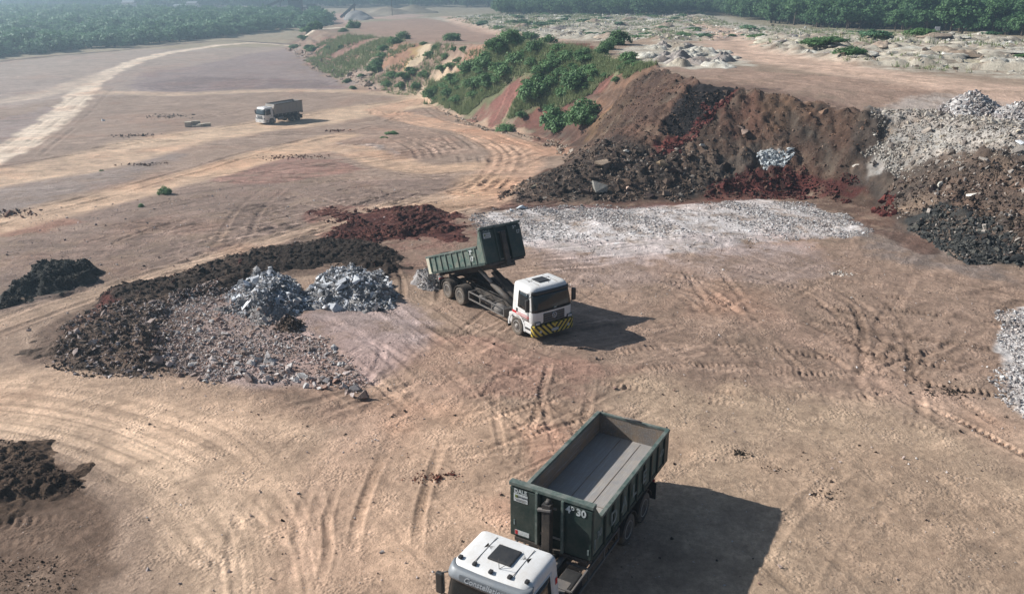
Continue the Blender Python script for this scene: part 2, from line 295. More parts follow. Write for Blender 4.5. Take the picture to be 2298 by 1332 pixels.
# loader tracks, right
for k, P in enumerate([[(1300, 640), (1480, 680), (1700, 780), (1900, 880), (2200, 960)], [(1250, 580), (1500, 620), (1750, 720), (2000, 840), (2250, 1000)],
          [(1360, 600), (1600, 660), (1850, 760), (1990, 860), (2000, 960)], [(1480, 590), (1700, 640), (1900, 740), (2010, 830), (2050, 940)],
          [(1620, 570), (1820, 640), (1960, 740), (2010, 860)], [(1900, 650), (1960, 690), (1990, 760), (1980, 900)], [(2100, 620), (2060, 700), (2020, 800), (1960, 900)],
          [(2260, 660), (2160, 720), (2060, 800), (1940, 860), (1760, 880)], [(2280, 760), (2150, 800), (2000, 850), (1800, 860), (1560, 850)],
          [(1460, 720), (1600, 700), (1800, 720), (2000, 780)], [(1480, 760), (1620, 730), (1760, 650), (1880, 590)], [(1320, 830), (1500, 800), (1720, 800), (1980, 840)],
          [(1290, 610), (1420, 700), (1560, 790), (1700, 840)], [(2000, 600), (2100, 605), (2200, 620), (2290, 650)], [(1180, 600), (1320, 650), (1480, 760)],
          [(1500, 560), (1700, 600), (1900, 600), (2100, 590)], [(1560, 590), (1640, 700), (1680, 820)], [(2050, 690), (2020, 740), (2060, 770), (2110, 720), (2080, 680)]]):
    trk(P, 2.1, .46, .022 + .008 * (k % 3), .28, .10 - .18 * (k % 2))
for P in [[(1500, 900), (1800, 940), (2100, 1040), (2400, 1180)], [(1550, 880), (1850, 960), (2050, 1080), (2200, 1250)], [(2298, 940), (2100, 900), (1900, 900), (1650, 880)], [(1760, 1332), (1850, 1180), (2000, 1060), (2298, 980)]]:
    trk(P, 2.0, .45, .02, 0, .05)
# tracks across the middle distance
for P in [[(-100, 770), (120, 690), (330, 620), (520, 560), (740, 500), (960, 450), (1080, 400)], [(-100, 700), (200, 640), (420, 575), (620, 520), (900, 450)],
          [(250, 560), (420, 500), (640, 470), (900, 480)], [(300, 470), (520, 440), (760, 450), (960, 470)], [(430, 600), (520, 540), (560, 470), (620, 420)],
          [(560, 480), (700, 440), (860, 400), (1080, 380)], [(640, 430), (760, 470), (900, 500)], [(180, 560), (300, 530), (430, 540), (520, 560)],
          [(560, 420), (760, 440), (1000, 430), (1100, 400)]]:
    trk(P, 2.0, .5, .05, 0, .12)
for P in [[(945, 222), (850, 248), (900, 275), (1050, 300), (1120, 340), (1110, 390), (1060, 430)], [(950, 228), (880, 255), (950, 280), (1080, 310), (1150, 345), (1130, 400)], [(960, 235), (1000, 265), (1100, 290), (1200, 325), (1250, 345)],
          [(900, 285), (990, 300), (1040, 330), (1060, 370)], [(1100, 420), (1160, 370), (1240, 340)], [(880, 380), (1000, 400), (1120, 400), (1220, 385)], [(860, 300), (940, 330), (960, 360)], [(900, 300), (1000, 330), (1010, 350)],
          [(-100, 390), (330, 315), (640, 265), (940, 220)], [(-100, 520), (330, 410), (600, 335), (800, 290), (940, 228)], [(0, 345), (160, 235), (300, 140)], [(60, 355), (190, 250), (250, 190)]]:
    trk(P, 2.1, .7, .07, 0, -.06)
_r = np.random.default_rng(77)
def fan_tracks(n, box, ang, spread, ln, dp=(.008, .018), rw=(.26, .42), tint=(.0, .08), lugs=(0,), gauges=(2.0, 2.0, 0.0)):
    for _ in range(n):
        u, v = _r.uniform(box[0], box[2]), _r.uniform(box[1], box[3]); p = G((u, v))[0][:2]; a = R(ang) + _r.normal(0, R(spread)); c = _r.normal(0, .02); L = _r.uniform(.5, 1) * ln
        s_ = np.linspace(-L / 2, L / 2, 9); h = a + c * s_; q = np.stack([p[0] + np.cumsum(np.cos(h)) * L / 9, p[1] + np.cumsum(np.sin(h)) * L / 9], 1)
        TRK.append((smoothline(q, 3), _r.choice(gauges), _r.uniform(*rw), _r.uniform(*dp), _r.choice(lugs), _r.normal(*tint)))
fan_tracks(22, (1150, 590, 2250, 860), -28, 20, 22, (.025, .05), (.3, .5), (.08, .2), (0, .28, .28))
fan_tracks(26, (700, 700, 1300, 1080), 45, 38, 14, (.02, .045), (.2, .36), (.12, .16), (0, 0, .24))
fan_tracks(12, (1350, 860, 2250, 1300), -20, 25, 14)
fan_tracks(30, (100, 420, 1050, 660), 32, 22, 26, (.035, .07), (.3, .5), (.38, .18))
fan_tracks(12, (200, 900, 1000, 1300), -62, 18, 12, (.004, .009), (.26, .42), (.06, .08))
fan_tracks(26, (100, 230, 1000, 420), 25, 16, 50, (.04, .07), (.4, .8), (.3, .2))
# bulldozer prints, near left corner, and on the plateau road
for P in [[(-60, 1225), (100, 1208), (268, 1182)], [(-60, 1262), (120, 1242), (266, 1225)], [(-60, 1180), (60, 1168), (180, 1150)]]:
    trk(P, 0.0, .52, .06, .30, .32)
trk([(-40, 1332), (120, 1310), (230, 1262), (262, 1230)], 0, .3, .07, 0, -.05)
for P in [[(2298, 235), (2000, 195), (1760, 170), (1600, 160)], [(2298, 215), (2050, 180), (1850, 152), (1690, 125)], [(1930, 215), (1700, 185), (1560, 170)], [(2050, 235), (1850, 200), (1650, 175)]]:
    trk(P, 2.2, .8, .06, 0, -.08)

# ------------------------------------------------------------------ heaps that lie on the ground (things of their own; see below)
HEAPS = {}
def heap_def(key, P, h, run, lam, clod, s): HEAPS[key] = dict(warp=.18 if key.startswith('pile') else .55, P=smoothline(np.array(D2(P)), 3, True), h=h, run=run, lam=lam, clod=clod, s=s)
heap_def('dark', [(-40, 705), (10, 670), (55, 628), (115, 604), (185, 598), (216, 610), (196, 640), (150, 656), (95, 668), (40, 690)], .55, 1.5, .55, .28, 1)
heap_def('corner', [(-220, 985), (-60, 978), (40, 985), (120, 1008), (178, 1055), (195, 1095), (120, 1135), (0, 1160), (-220, 1180)], .22, 1.5, .30, .17, 2)
heap_def('windrow', [(50, 800), (120, 745), (215, 680), (252, 650), (330, 640), (410, 612), (520, 574), (640, 550), (760, 538), (870, 556), (915, 600), (870, 622), (790, 600), (690, 606), (590, 622), (510, 655), (440, 678), (400, 730), (390, 800), (350, 835), (200, 832), (100, 826)], .18, 1.3, .5, .22, 3)
heap_def('red', [(685, 484), (745, 468), (800, 478), (900, 468), (985, 466), (1035, 492), (1065, 530), (1000, 545), (900, 538), (830, 545), (740, 540), (735, 515), (780, 502)], .16, 1.3, .6, .34, 4)
heap_def('pile_a', [(492, 690), (520, 655), (570, 625), (640, 625), (690, 660), (697, 690), (650, 715), (570, 722), (515, 712)], .98, 2.2, .5, .13, 5)
heap_def('pile_b', [(690, 672), (715, 635), (770, 605), (830, 610), (870, 640), (892, 672), (850, 695), (760, 694), (700, 690)], .95, 2.3, .5, .12, 6)
heap_def('scrap', [(620, 730), (655, 716), (690, 728), (680, 745), (640, 750)], .4, .6, .3, .2, 7)
heap_def('tipped', [(925, 630), (945, 612), (975, 612), (990, 640), (975, 652), (940, 646)], .42, .8, .3, .15, 8)
def heap_h(x, y, d):
    m = (x > d['P'][:, 0].min() - 1) & (x < d['P'][:, 0].max() + 1) & (y > d['P'][:, 1].min() - 1) & (y < d['P'][:, 1].max() + 1)
    out = np.full(x.shape, -0.25)
    if not m.any(): return out
    xs, ys = x[m], y[m]; s = d['s']
    wv = d.get('warp', .55) * d['run']
    sd = sdf(xs + wv * fbm(xs, ys, 1.4, 3, s * 7), ys + wv * fbm(xs, ys, 1.4, 3, s * 7 + 3), d['P'])
    t = np.clip(sd / d['run'] + .25 * fbm(xs, ys, .7, 3, s + 33), -0.4, 1); prof = np.where(t > 0, t * t * (3 - 2 * t) * .75 + .25 * t, t * 0.8)
    k = np.clip(t * 1.3, 0, 1)
    c = d['clod'] * (lumps(xs, ys, d['lam'], s) * 1.0 + lumps(xs, ys, d['lam'] * .45, s + 9) * .45 - .25)
    brk = np.clip(.35 + 1.6 * fbm(xs, ys, 2.6, 3, s + 51), 0, 1) if d['s'] == 4 else 1.0
    k = k * brk; prof = np.where(prof > 0, prof * (.25 + .75 * brk), prof)
    out[m] = d['h'] * prof * (1 + .3 * fbm(xs, ys, 2.2, 3, s + 20)) + k * c - (1 - k) * .02
    return out

# ------------------------------------------------------------------ terrain, fine form and colour
def tracks(x, y, cell):
    dz = np.zeros(x.shape); tint = np.zeros(x.shape)
    for (P, gauge, rw, dp, lug, tn) in TRK:
        pad = gauge / 2 + rw * 2.5
        m = np.where((x > P[:, 0].min() - pad) & (x < P[:, 0].max() + pad) & (y > P[:, 1].min() - pad) & (y < P[:, 1].max() + pad))[0]
        if not len(m): continue
        xs, ys = x[m], y[m]
        best = np.full(xs.shape, 1e9); off = np.zeros(xs.shape); arc = np.zeros(xs.shape); acc = 0.0
        for i in range(len(P) - 1):
            ax, ay = P[i]; dx, dy = P[i + 1] - P[i]; L = math.hypot(dx, dy) + 1e-9; dx /= L; dy /= L
            al = (xs - ax) * dx + (ys - ay) * dy; tt = np.clip(al, 0, L)
            d = (xs - ax - tt * dx) ** 2 + (ys - ay - tt * dy) ** 2; b = d < best
            best = np.where(b, d, best); off = np.where(b, (ys - ay) * dx - (xs - ax) * dy, off); arc = np.where(b, acc + tt, arc); acc += L
        near = best < (pad + .1) ** 2
        if not near.any(): continue
        m = m[near]; xs, ys, best, off, arc = xs[near], ys[near], best[near], off[near], arc[near]; wob = .12 * fbm(xs, ys, 6, 2, 81)
        dist = np.sqrt(best); endf = smooth(0, 2.5, arc) * smooth(0, 2.5, acc - arc)
        q = np.abs(np.abs(np.where(dist < np.abs(off) + 1e-3, np.abs(off), dist)) - gauge / 2) + wob * .3
        fade = endf * np.clip(.75 + .9 * fbm(xs, ys, 3.5, 3, 83), .0, 1.3)
        g = np.exp(-(q / (rw * .5)) ** 4); rim = np.exp(-((q - rw * .68) / (rw * .2)) ** 2)
        z = -g * dp + rim * dp * .8
        if lug:
            lw = np.clip(lug / (2.2 * cell[m]) - .35, 0, 1)
            ph = (arc + np.abs(q) * .25) / lug
            z = z + g * max(.028, dp * 1.1) * lw * np.sin(2 * math.pi * ph) * np.clip(1.2 + fbm(xs, ys, 1.5, 2, 84), .2, 1.5)
        ww = np.clip(rw / (1.6 * cell[m]) - .3, 0, 1)
        dz[m] += z * fade * ww; tint[m] += g * fade * tn - rim * fade * abs(tn) * .6
    return np.clip(dz, -.12, .12), np.clip(tint, -.38, .6)
def cellsize(x, y):
    r = np.hypot(x, y); return np.interp(r, [20, 40, 110, 170, 300, 800], [.045, .085, .17, .36, .8, 5])
def terrain(x, y):
    x = np.asarray(x, float); y = np.asarray(y, float)
    if x.size <= 60000: return _terrain(x, y)
    from concurrent.futures import ThreadPoolExecutor   # the same sums, strip by strip on all cores
    sl = [slice(i, min(i + 230000, x.size)) for i in range(0, x.size, 230000)]
    with ThreadPoolExecutor(4) as ex: res = list(ex.map(lambda s: _terrain(x[s], y[s]), sl))
    return tuple(np.concatenate([r[k] for r in res]) for k in range(3))
def _terrain(x, y):
    """height and colour of the ground at the given points"""
    x = np.asarray(x, float); y = np.asarray(y, float); r = np.hypot(x, y)
    cell = cellsize(x, y); t = ramp(x, y)
    z = HB(x, y)
    base = alb(152, 132, 114)[None, :] * (1 + .12 * fbm(x, y, 9, 3, 1))[:, None]
    far = smooth(150, 300, r)[:, None]
    base = base * (1 - far) + alb(150, 140, 118)[None, :] * far
    rough = np.full(x.shape, .08)
    amp = np.clip(.011 * r, .25, 4)
    wx = x + amp * fbm(x, y, 3.0, 4, 5); wy = y + amp * fbm(x, y, 3.0, 4, 6)
    mot = fbm(x, y, 1.6, 4, 31, .6); mot2 = fbm(x, y, .5, 3, 33, .6)
    for (P, c, soft, clod, op, mott) in REG:
        P = np.array(P); pad = soft + 3
        m = np.where((x > P[:, 0].min() - pad) & (x < P[:, 0].max() + pad) & (y > P[:, 1].min() - pad) & (y < P[:, 1].max() + pad))[0]
        if not len(m): continue
        sd = sdf(wx[m], wy[m], P) + soft * .7 * mot[m] * .6
        a = smooth(-soft * .5, soft * .5, sd) * op
        if mott: a = a * np.clip(1 - mott + mott * (.6 + 1.5 * mot[m] + .9 * mot2[m]) * 1.2, 0, 1)
        base[m] = base[m] * (1 - a[:, None]) + c[None, :] * a[:, None]; rough[m] = rough[m] * (1 - a) + clod * a
    for (P, wd, c, op, soft) in ROADS:
        pad = wd + soft + 2
        m = np.where((x > P[:, 0].min() - pad) & (x < P[:, 0].max() + pad) & (y > P[:, 1].min() - pad) & (y < P[:, 1].max() + pad))[0]
        if not len(m): continue
        d = seg_dist(wx[m] * .35 + x[m] * .65, wy[m] * .35 + y[m] * .65, P, False)
        a = smooth(wd * .5 + soft * .7, wd * .5 - soft * .7, d) * op * np.clip(.9 + .35 * mot[m], .3, 1.05)
        base[m] = base[m] * (1 - a[:, None]) + c[None, :] * a[:, None]; rough[m] = rough[m] * (1 - a) + .03 * a
        z[m] -= .06 * a
    slope = t * (1 - t) * 4
    # fine form
    f1 = lambda lam: np.clip(lam / (2.2 * cell) - .35, 0, 1)
    z += .10 * fbm(x, y, 11, 3, 2) * smooth(14, 30, r) + .030 * f1(.9) * fbm(x, y, .9, 3, 3, .6) * np.clip(rough * 6, .35, 1.2) + .012 * f1(.32) * fbm(x, y, .32, 2, 4) * np.clip(rough * 6, .4, 1.2)
    m = np.where((rough > .12) & (r < 170))[0]
    if len(m):
        xs, ys, rr = x[m], y[m], smooth(.1, .9, rough[m]); sl = smooth(.02, .3, t[m]) * (t[m] < .999)
        big = lumps(xs, ys, 1.25, 11) * (0.03 + .53 * sl) + lumps(xs, ys, .55, 12) * (.04 + .30 * sl) * f1(.55)[m] + lumps(xs, ys, .27, 13) * (.03 + .04 * sl) * f1(.27)[m]
        z[m] += rr * big
    # chutes and rills down the tipped face
    m = np.where(slope > .02)[0]
    if len(m):
        xs, ys = x[m], y[m]
        z[m] += np.clip(slope[m], 0, 1) * (.6 * fbm(xs, ys, 7, 4, 15, .6) + .45 * fbm(xs + ys * .35, ys * .12, 1.6, 3, 16))
    # a field of old loads, too many to count, far back
    m = np.where((r > 110) & (t > .99))[0]
    if len(m):
        P = np.array(FIELD); a = smooth(-3, 3, sdf(x[m], y[m], P))
        z[m] += a * (.8 * lumps(x[m], y[m], 5.0, 21) + .65 * lumps(x[m], y[m], 2.2, 22))
    # scraped and driven-over streaks of the working floor
    fl_ = np.where((t < .02) & (r < 190))[0]; stk = np.zeros(x.shape)
    if len(fl_):
        xs, ys = x[fl_], y[fl_]; nearw = smooth(52, 40, ys + 6 * fbm(xs, ys, 20, 2, 140)); s_ = 0; q_ = 0
        for k, (an, af, lam) in enumerate(((-28, 30, .55), (47, 8, .45), (-5, 52, .8))):
            for wgt, aa in ((nearw, an), (1 - nearw, af)):
                a_ = R(aa) + .25 * fbm(xs, ys, 30, 2, 150 + k); ca_, sa_ = np.cos(a_), np.sin(a_); u_ = xs * ca_ + ys * sa_; v_ = -xs * sa_ + ys * ca_
                f_ = fbm(u_ * .11, v_ + .15 * fbm(xs, ys, 3, 2, 160), lam, 3, 141 + 3 * k, .55); on = smooth(-.15, .45, fbm(xs, ys, 9, 3, 170 + k)) * wgt
                q_ = q_ + on * f_; s_ = s_ + on * (smooth(.10, .0, np.abs(f_ - .1)) - .6 * smooth(.10, .0, np.abs(f_ - .32)))
        rgh = np.clip(rough[fl_] * 3, .35, 1.0); far_ = f1(.5)[fl_]
        kf = 1 + .7 * (1 - nearw); stk[fl_] = (.15 * q_ + .17 * s_ * far_ + .03) * rgh * kf; z[fl_] += (.018 * q_ + .016 * s_) * far_ * rgh * kf
    bk = np.where((slope > .02) & (y < 125) & (x > 2))[0]
    if len(bk):                                         # bands of differently coloured soil, run down the face as it was tipped
        xs, ys = x[bk], y[bk]; q_ = fbm(xs + .45 * ys + .6 * fbm(xs, ys, 3, 3, 181), ys * .12, 2.2, 4, 182, .6); f_ = fbm(xs + .45 * ys, ys * .15, .6, 3, 185, .6) * f1(.6)[bk]; w_ = smooth(.02, .25, slope[bk])[:, None]
        tone_ = 1 + w_ * (.30 * q_ + .18 * f_)[:, None] * np.array([1.15, .95, .8])[None, :]; dk_ = 1 - .24 * w_ * smooth(.24, .14, base[bk].mean(1))[:, None]; base[bk] = base[bk] * np.clip(tone_, .5, 1.7) * dk_
    dz, tint = tracks(x, y, cell)
    z += dz
    col = base * (1 + tint)[:, None] * (1 + np.clip(stk, -.35, .4))[:, None]
    pat = fbm(x, y, 4.5, 4, 46, .6)
    col = col * (1 + .13 * mot + .13 * mot2 * f1(.5) + .10 * pat)[:, None]
    sp, sid = worley(x, y, .5, 41)
    red = smooth(.1, .9, fbm(x, y, 6, 4, 44))[:, None] * .45 * (t < .02)[:, None]
    col = col * (1 - red) + col * np.array([1.10, .94, .87])[None, :] * red
    fw = ((t < .02) * 1.0)[:, None]; col = col * (1 + fw * np.array([.07, .025, .02])[None, :])
    return z, np.clip(col, .004, .9), rough
FIELD = D2([(1000, 44), (1100, 36), (1400, 28), (1560, 28), (1640, 58), (1850, 72), (2050, 84), (2298, 100), (2500, 115), (2600, 225), (2298, 168), (2100, 160), (1900, 142), (1720, 114), (1650, 86), (1480, 98), (1330, 90), (1150, 80), (1080, 62)])

def mesh_from(name, V, Fc, mat=None, cols=None, smoothed=True, extra=None):
    me = bpy.data.meshes.new(name)
    V = np.asarray(V, np.float32); Fc = np.asarray(Fc, np.int32); k = Fc.shape[1]
    me.vertices.add(len(V)); me.vertices.foreach_set('co', V.ravel())
    me.loops.add(Fc.size); me.loops.foreach_set('vertex_index', Fc.ravel())
    me.polygons.add(len(Fc)); me.polygons.foreach_set('loop_start', np.arange(0, Fc.size, k, dtype=np.int32))
    me.polygons.foreach_set('use_smooth', np.full(len(Fc), smoothed))
    me.update(calc_edges=True)
    if cols is not None:
        a = me.attributes.new('tone', 'FLOAT_COLOR', 'POINT'); c = np.ones((len(V), 4), np.float32); c[:, :3] = cols; a.data.foreach_set('color', c.ravel())
    for nme, arr in (extra or {}).items():
        a = me.attributes.new(nme, 'FLOAT', 'POINT'); a.data.foreach_set('value', np.asarray(arr, np.float32))
    if mat: me.materials.append(mat)
    return me
def add(name, me, parent=None, label=None, cat=None, group=None, kind=None, loc=None, rot=None, scale=None):
    o = bpy.data.objects.new(name, me); COL.objects.link(o)
    if parent: o.parent = parent
    if label: o['label'] = label
    if cat: o['category'] = cat
    if group: o['group'] = group
    if kind: o['kind'] = kind
    if loc is not None: o.location = loc
    if rot is not None: o.rotation_euler = rot
    if scale is not None: o.scale = scale if hasattr(scale, '__len__') else (scale,) * 3
    return o

# ------------------------------------------------------------------ materials
MATS = {}
def nodes(m): m.use_nodes = True; return m.node_tree, m.node_tree.nodes, m.node_tree.links
def noise_node(n, l, vec, scale, detail=4, rough=.6):
    t = n.new('ShaderNodeTexNoise'); t.inputs['Scale'].default_value = scale; t.inputs['Detail'].default_value = detail; t.inputs['Roughness'].default_value = rough
    l.new(vec, t.inputs['Vector']); return t.outputs['Fac']
def maprange(n, l, v, a, b, c, d):
    t = n.new('ShaderNodeMapRange'); l.new(v, t.inputs['Value'])
    for k, x in zip(('From Min', 'From Max', 'To Min', 'To Max'), (a, b, c, d)): t.inputs[k].default_value = x
    return t.outputs['Result']
def mat_earth(name, bump=.5, grit=.25, fine=1.0, specks=True):
    """soil and rubble: colour from the mesh, grain and small relief from noise"""
    if name in MATS: return MATS[name]
    m = bpy.data.materials.new(name); nt, n, l = nodes(m); b = n['Principled BSDF']
    b.inputs['Roughness'].default_value = .95; b.inputs['Specular IOR Level'].default_value = .15
    at_ = n.new('ShaderNodeAttribute'); at_.attribute_name = 'tone'
    geo = n.new('ShaderNodeNewGeometry'); vec = geo.outputs['Position']
    f1 = noise_node(n, l, vec, 5 * fine, 6, .7); f2 = noise_node(n, l, vec, 22 * fine, 5, .75); f3 = noise_node(n, l, vec, .7 * fine, 5, .6)
    m1 = maprange(n, l, f1, .3, .7, 1 - grit, 1 + grit); m2 = maprange(n, l, f2, .3, .7, 1 - grit * .8, 1 + grit * .8); m3 = maprange(n, l, f3, .3, .7, 1 - grit * .5, 1 + grit * .5)
    def mul(a, b_):
        t = n.new('ShaderNodeMath'); t.operation = 'MULTIPLY'; l.new(a, t.inputs[0]); l.new(b_, t.inputs[1]); return t.outputs[0]
    k = mul(mul(m1, m2), m3)
    mx = n.new('ShaderNodeVectorMath'); mx.operation = 'SCALE'; l.new(at_.outputs['Color'], mx.inputs[0]); l.new(k, mx.inputs['Scale'])
    out = mx.outputs['Vector']
    if specks:                                           # small pale chips of rubble mixed into the dirt
        vo = n.new('ShaderNodeTexVoronoi'); vo.inputs['Scale'].default_value = 7 * fine; vo.inputs['Randomness'].default_value = 1; l.new(vec, vo.inputs['Vector'])
        d = maprange(n, l, vo.outputs['Distance'], .10, .18, 1, 0)
        wn = n.new('ShaderNodeSeparateColor'); l.new(vo.outputs['Color'], wn.inputs[0])
        th = maprange(n, l, wn.outputs[0], .80, .82, 0, 1); cl = maprange(n, l, f3, .40, .6, .1, .9); sm = mul(mul(d, th), cl)
        mixc = n.new('ShaderNodeMix'); mixc.data_type = 'RGBA'; l.new(sm, mixc.inputs[0]); l.new(out, mixc.inputs[6]); mixc.inputs[7].default_value = (.48, .44, .41, 1)
        out = mixc.outputs[2]
    l.new(out, b.inputs['Base Color'])
    f0 = noise_node(n, l, vec, 1.9 * fine, 4, .65); vc = n.new('ShaderNodeTexVoronoi'); vc.inputs['Scale'].default_value = 8 * fine; l.new(vec, vc.inputs['Vector']); vh = maprange(n, l, vc.outputs['Distance'], 0, .7, 1.0, 0); vm = mul(vh, maprange(n, l, f3, .44, .64, 0, 1.2)); bp = n.new('ShaderNodeBump'); bp.inputs['Strength'].default_value = min(1.0, bump * 1.15); bp.inputs['Distance'].default_value = .09
    ad = n.new('ShaderNodeMath'); ad.operation = 'ADD'; l.new(f1, ad.inputs[0]); l.new(f2, ad.inputs[1]); a2 = n.new('ShaderNodeMath'); a2.operation = 'MULTIPLY_ADD'; l.new(f0, a2.inputs[0]); a2.inputs[1].default_value = 1.6; l.new(ad.outputs[0], a2.inputs[2]); a3 = n.new('ShaderNodeMath'); a3.operation = 'ADD'; l.new(a2.outputs[0], a3.inputs[0]); l.new(vm, a3.inputs[1]); l.new(a3.outputs[0], bp.inputs['Height'])
    l.new(bp.outputs['Normal'], b.inputs['Normal'])
    MATS[name] = m; return m

# ------------------------------------------------------------------ ground sheet: fan of cells round the camera station, finer where it is nearer
def fan():
    th = np.concatenate([np.linspace(-88, -37.5, 24)[:-1], np.linspace(-37.5, 37.5, NCOL), np.linspace(37.5, 88, 24)[1:]]) * math.pi / 180
    r = [0.5, 4, 8, 11, 13.5]; r = list(r)
    while r[-1] < 2480:
        q = r[-1]; st = np.interp(q, [13, 22, 40, 62, 110, 125, 170, 300, 420, 2500], np.array([.058, .056, .085, .13, .16, .22, .42, 1.0, 3.5, 160]) * RSTEP)
        r.append(q + st)
    r = np.array(r); return th, r
NCOL, RSTEP = 620, 1.08
th, rr_ = fan()
A, B = np.meshgrid(th, rr_); GX = (np.sin(A) * B).ravel(); GY = (np.cos(A) * B).ravel()
gz, gc, _gr = terrain(GX, GY)
nr, nc = len(rr_), len(th)
ii = (np.arange(nr - 1)[:, None] * nc + np.arange(nc - 1)[None, :]).ravel()
quads = np.stack([ii, ii + 1, ii + nc + 1, ii + nc], 1)[:, ::-1]
me = mesh_from('ground', np.stack([GX, GY, gz], 1), quads, mat_earth('earth_ground'), gc)
add('ground', me, kind='structure')
print('ground', len(quads))

# ------------------------------------------------------------------ heaps
_hk = {}
def surf(x, y):
    x = np.asarray(x, float); y = np.asarray(y, float); z = terrain(x, y)[0]
    for d in HEAPS.values():
        h = heap_h(x, y, d); z = np.where(h > 0.02, z + h, z)
    return z
def heap_obj(key, name, colfn, step, parent=None, **kw):
    d = HEAPS[key]; x0, y0 = d['P'].min(0) - .9; x1, y1 = d['P'].max(0) + .9
    xs = np.arange(x0, x1, step); ys = np.arange(y0, y1, step); X, Y = np.meshgrid(xs, ys); X = X.ravel(); Y = Y.ravel()
    h = heap_h(X, Y, d); z = terrain(X, Y)[0] + h
    nx = len(xs); ii = (np.arange(len(ys) - 1)[:, None] * nx + np.arange(nx - 1)[None, :]).ravel()
    q = np.stack([ii, ii + 1, ii + nx + 1, ii + nx], 1); keep = (h[q] > -.12).any(1); q = q[keep]
    used = np.unique(q); rem = np.zeros(len(X), np.int64); rem[used] = np.arange(len(used))
    X, Y, z, h = X[used], Y[used], z[used], h[used]
    cx, cy = d['P'].mean(0); cz = z.min()
    me = mesh_from(name, np.stack([X - cx, Y - cy, z - cz], 1), rem[q], mat_earth('earth_heap', .6, .32, 1.3, False), colfn(X, Y, h))
    o = add(name, me, parent, **kw)
    if parent is None: o.location = (cx, cy, cz)
    else: o.location = Vector((cx, cy, cz)) - parent.location
    return o
def mixcol(stops, w):
    c = np.zeros((len(w), 3)); k = np.clip(w, 0, 1) * (len(stops) - 1); i = np.minimum(k.astype(int), len(stops) - 2); f = (k - i)[:, None]
    S = np.array([alb(*s) for s in stops]); return S[i] * (1 - f) + S[i + 1] * f
def soilcol(*stops, lam=.7, s=70):
    return lambda X, Y, h: mixcol(stops, .5 + .55 * fbm(X, Y, lam, 4, s, .65)) * (1 + .2 * fbm(X, Y, .25, 2, s + 4))[:, None]
def windrow_col(X, Y, h):
    c = mixcol([(52, 45, 40), (70, 59, 52), (96, 80, 69)], .5 + .55 * fbm(X, Y, .8, 4, 71, .65))
    P = np.array(D2([(215, 690), (250, 665), (270, 690), (240, 715), (160, 760), (130, 770), (170, 730)])); a = smooth(-.5, .4, sdf(X + .5 * fbm(X, Y, 1, 3, 72), Y + .5 * fbm(X, Y, 1, 3, 73), P))[:, None] * .75
    c = c * (1 - a) + alb(104, 52, 46) * a
    P = np.array(D2([(520, 620), (640, 560), (780, 545), (880, 570), (890, 600), (760, 598), (600, 618)])); a = smooth(-.5, .4, sdf(X, Y, P))[:, None] * .6
    c = c * (1 - a) + alb(48, 42, 38) * a
    P = np.array(D2([(40, 800), (180, 710), (260, 700), (400, 690), (420, 840), (200, 850)])); a = smooth(-1.0, .8, sdf(X, Y, P))[:, None] * .65
    return c * (1 - a) + mixcol([(90, 76, 66), (116, 97, 84), (138, 117, 102)], .5 + .6 * fbm(X, Y, .5, 3, 77)) * a
heap_obj('dark', 'soil_heap', soilcol((50, 51, 50), (66, 65, 61), (84, 80, 72)), .06, label='long heap of dark grey-green soil alone near the left edge', cat='soil heap')
heap_obj('corner', 'soil_heap', soilcol((58, 47, 40), (80, 64, 53), (104, 84, 68), s=75), .045, label='low dark brown soil heap in the near left corner', cat='soil heap')
heap_obj('windrow', 'soil_windrow', windrow_col, .07, label='long curved ridge of dark brown clods round the rubble bed', cat='soil ridge')
heap_obj('red', 'clay_heap', soilcol((70, 44, 40), (92, 54, 48), (116, 78, 66), s=78), .075, label='ridge of dark red clay clods behind the raised dump body', cat='clay heap')


def hull_shape(seed, flat):
    rg = np.random.default_rng(seed); bm = bmesh.new()
    for k in range(9):
        p = rg.uniform(-1, 1, 3); p = p / max(abs(p)) * rg.uniform(.75, 1.0); bm.verts.new((p[0], p[1] * rg.uniform(.6, 1), p[2] * flat))
    r = bmesh.ops.convex_hull(bm, input=bm.verts); bmesh.ops.delete(bm, geom=[v for v in bm.verts if not v.link_faces], context='VERTS')
    bmesh.ops.triangulate(bm, faces=bm.faces); bm.verts.index_update()
    V = np.array([v.co[:] for v in bm.verts]); Fc = np.array([[v.index for v in f.verts] for f in bm.faces]); bm.free(); return V * .5, Fc
SHAPES = [hull_shape(100 + i, f) for i, f in enumerate((.3, .4, .55, .7, .25, .85, .5, .6, .35, .9))]
def rotm(ax, ay, az):
    ca, sa, cb, sb, cc, s_ = np.cos(ax), np.sin(ax), np.cos(ay), np.sin(ay), np.cos(az), np.sin(az)
    return np.stack([np.stack([cb * cc, sa * sb * cc - ca * s_, ca * sb * cc + sa * s_], -1), np.stack([cb * s_, sa * sb * s_ + ca * cc, ca * sb * s_ - sa * cc], -1), np.stack([-sb, sa * cb, ca * cb], -1)], -2)
def in_poly(P, n, rg, dens=None, warp=.4):
    P = np.array(P); out = np.zeros((0, 2)); lo, hi = P.min(0), P.max(0)
    while len(out) < n:
        q = rg.uniform(lo, hi, (n * 3, 2)); wq = q + warp * np.stack([fbm(q[:, 0], q[:, 1], 2, 3, 90), fbm(q[:, 0], q[:, 1], 2, 3, 91)], 1)
        k = inside(wq[:, 0], wq[:, 1], P)
        if dens is not None: k &= rg.random(len(q)) < dens(q[:, 0], q[:, 1])
        out = np.concatenate([out, q[k]])
    return out[:n]
def stone_mat():
    if 'stone' in MATS: return MATS['stone']
    m = mat_earth('stone', .35, .2, 2.0, False); return m
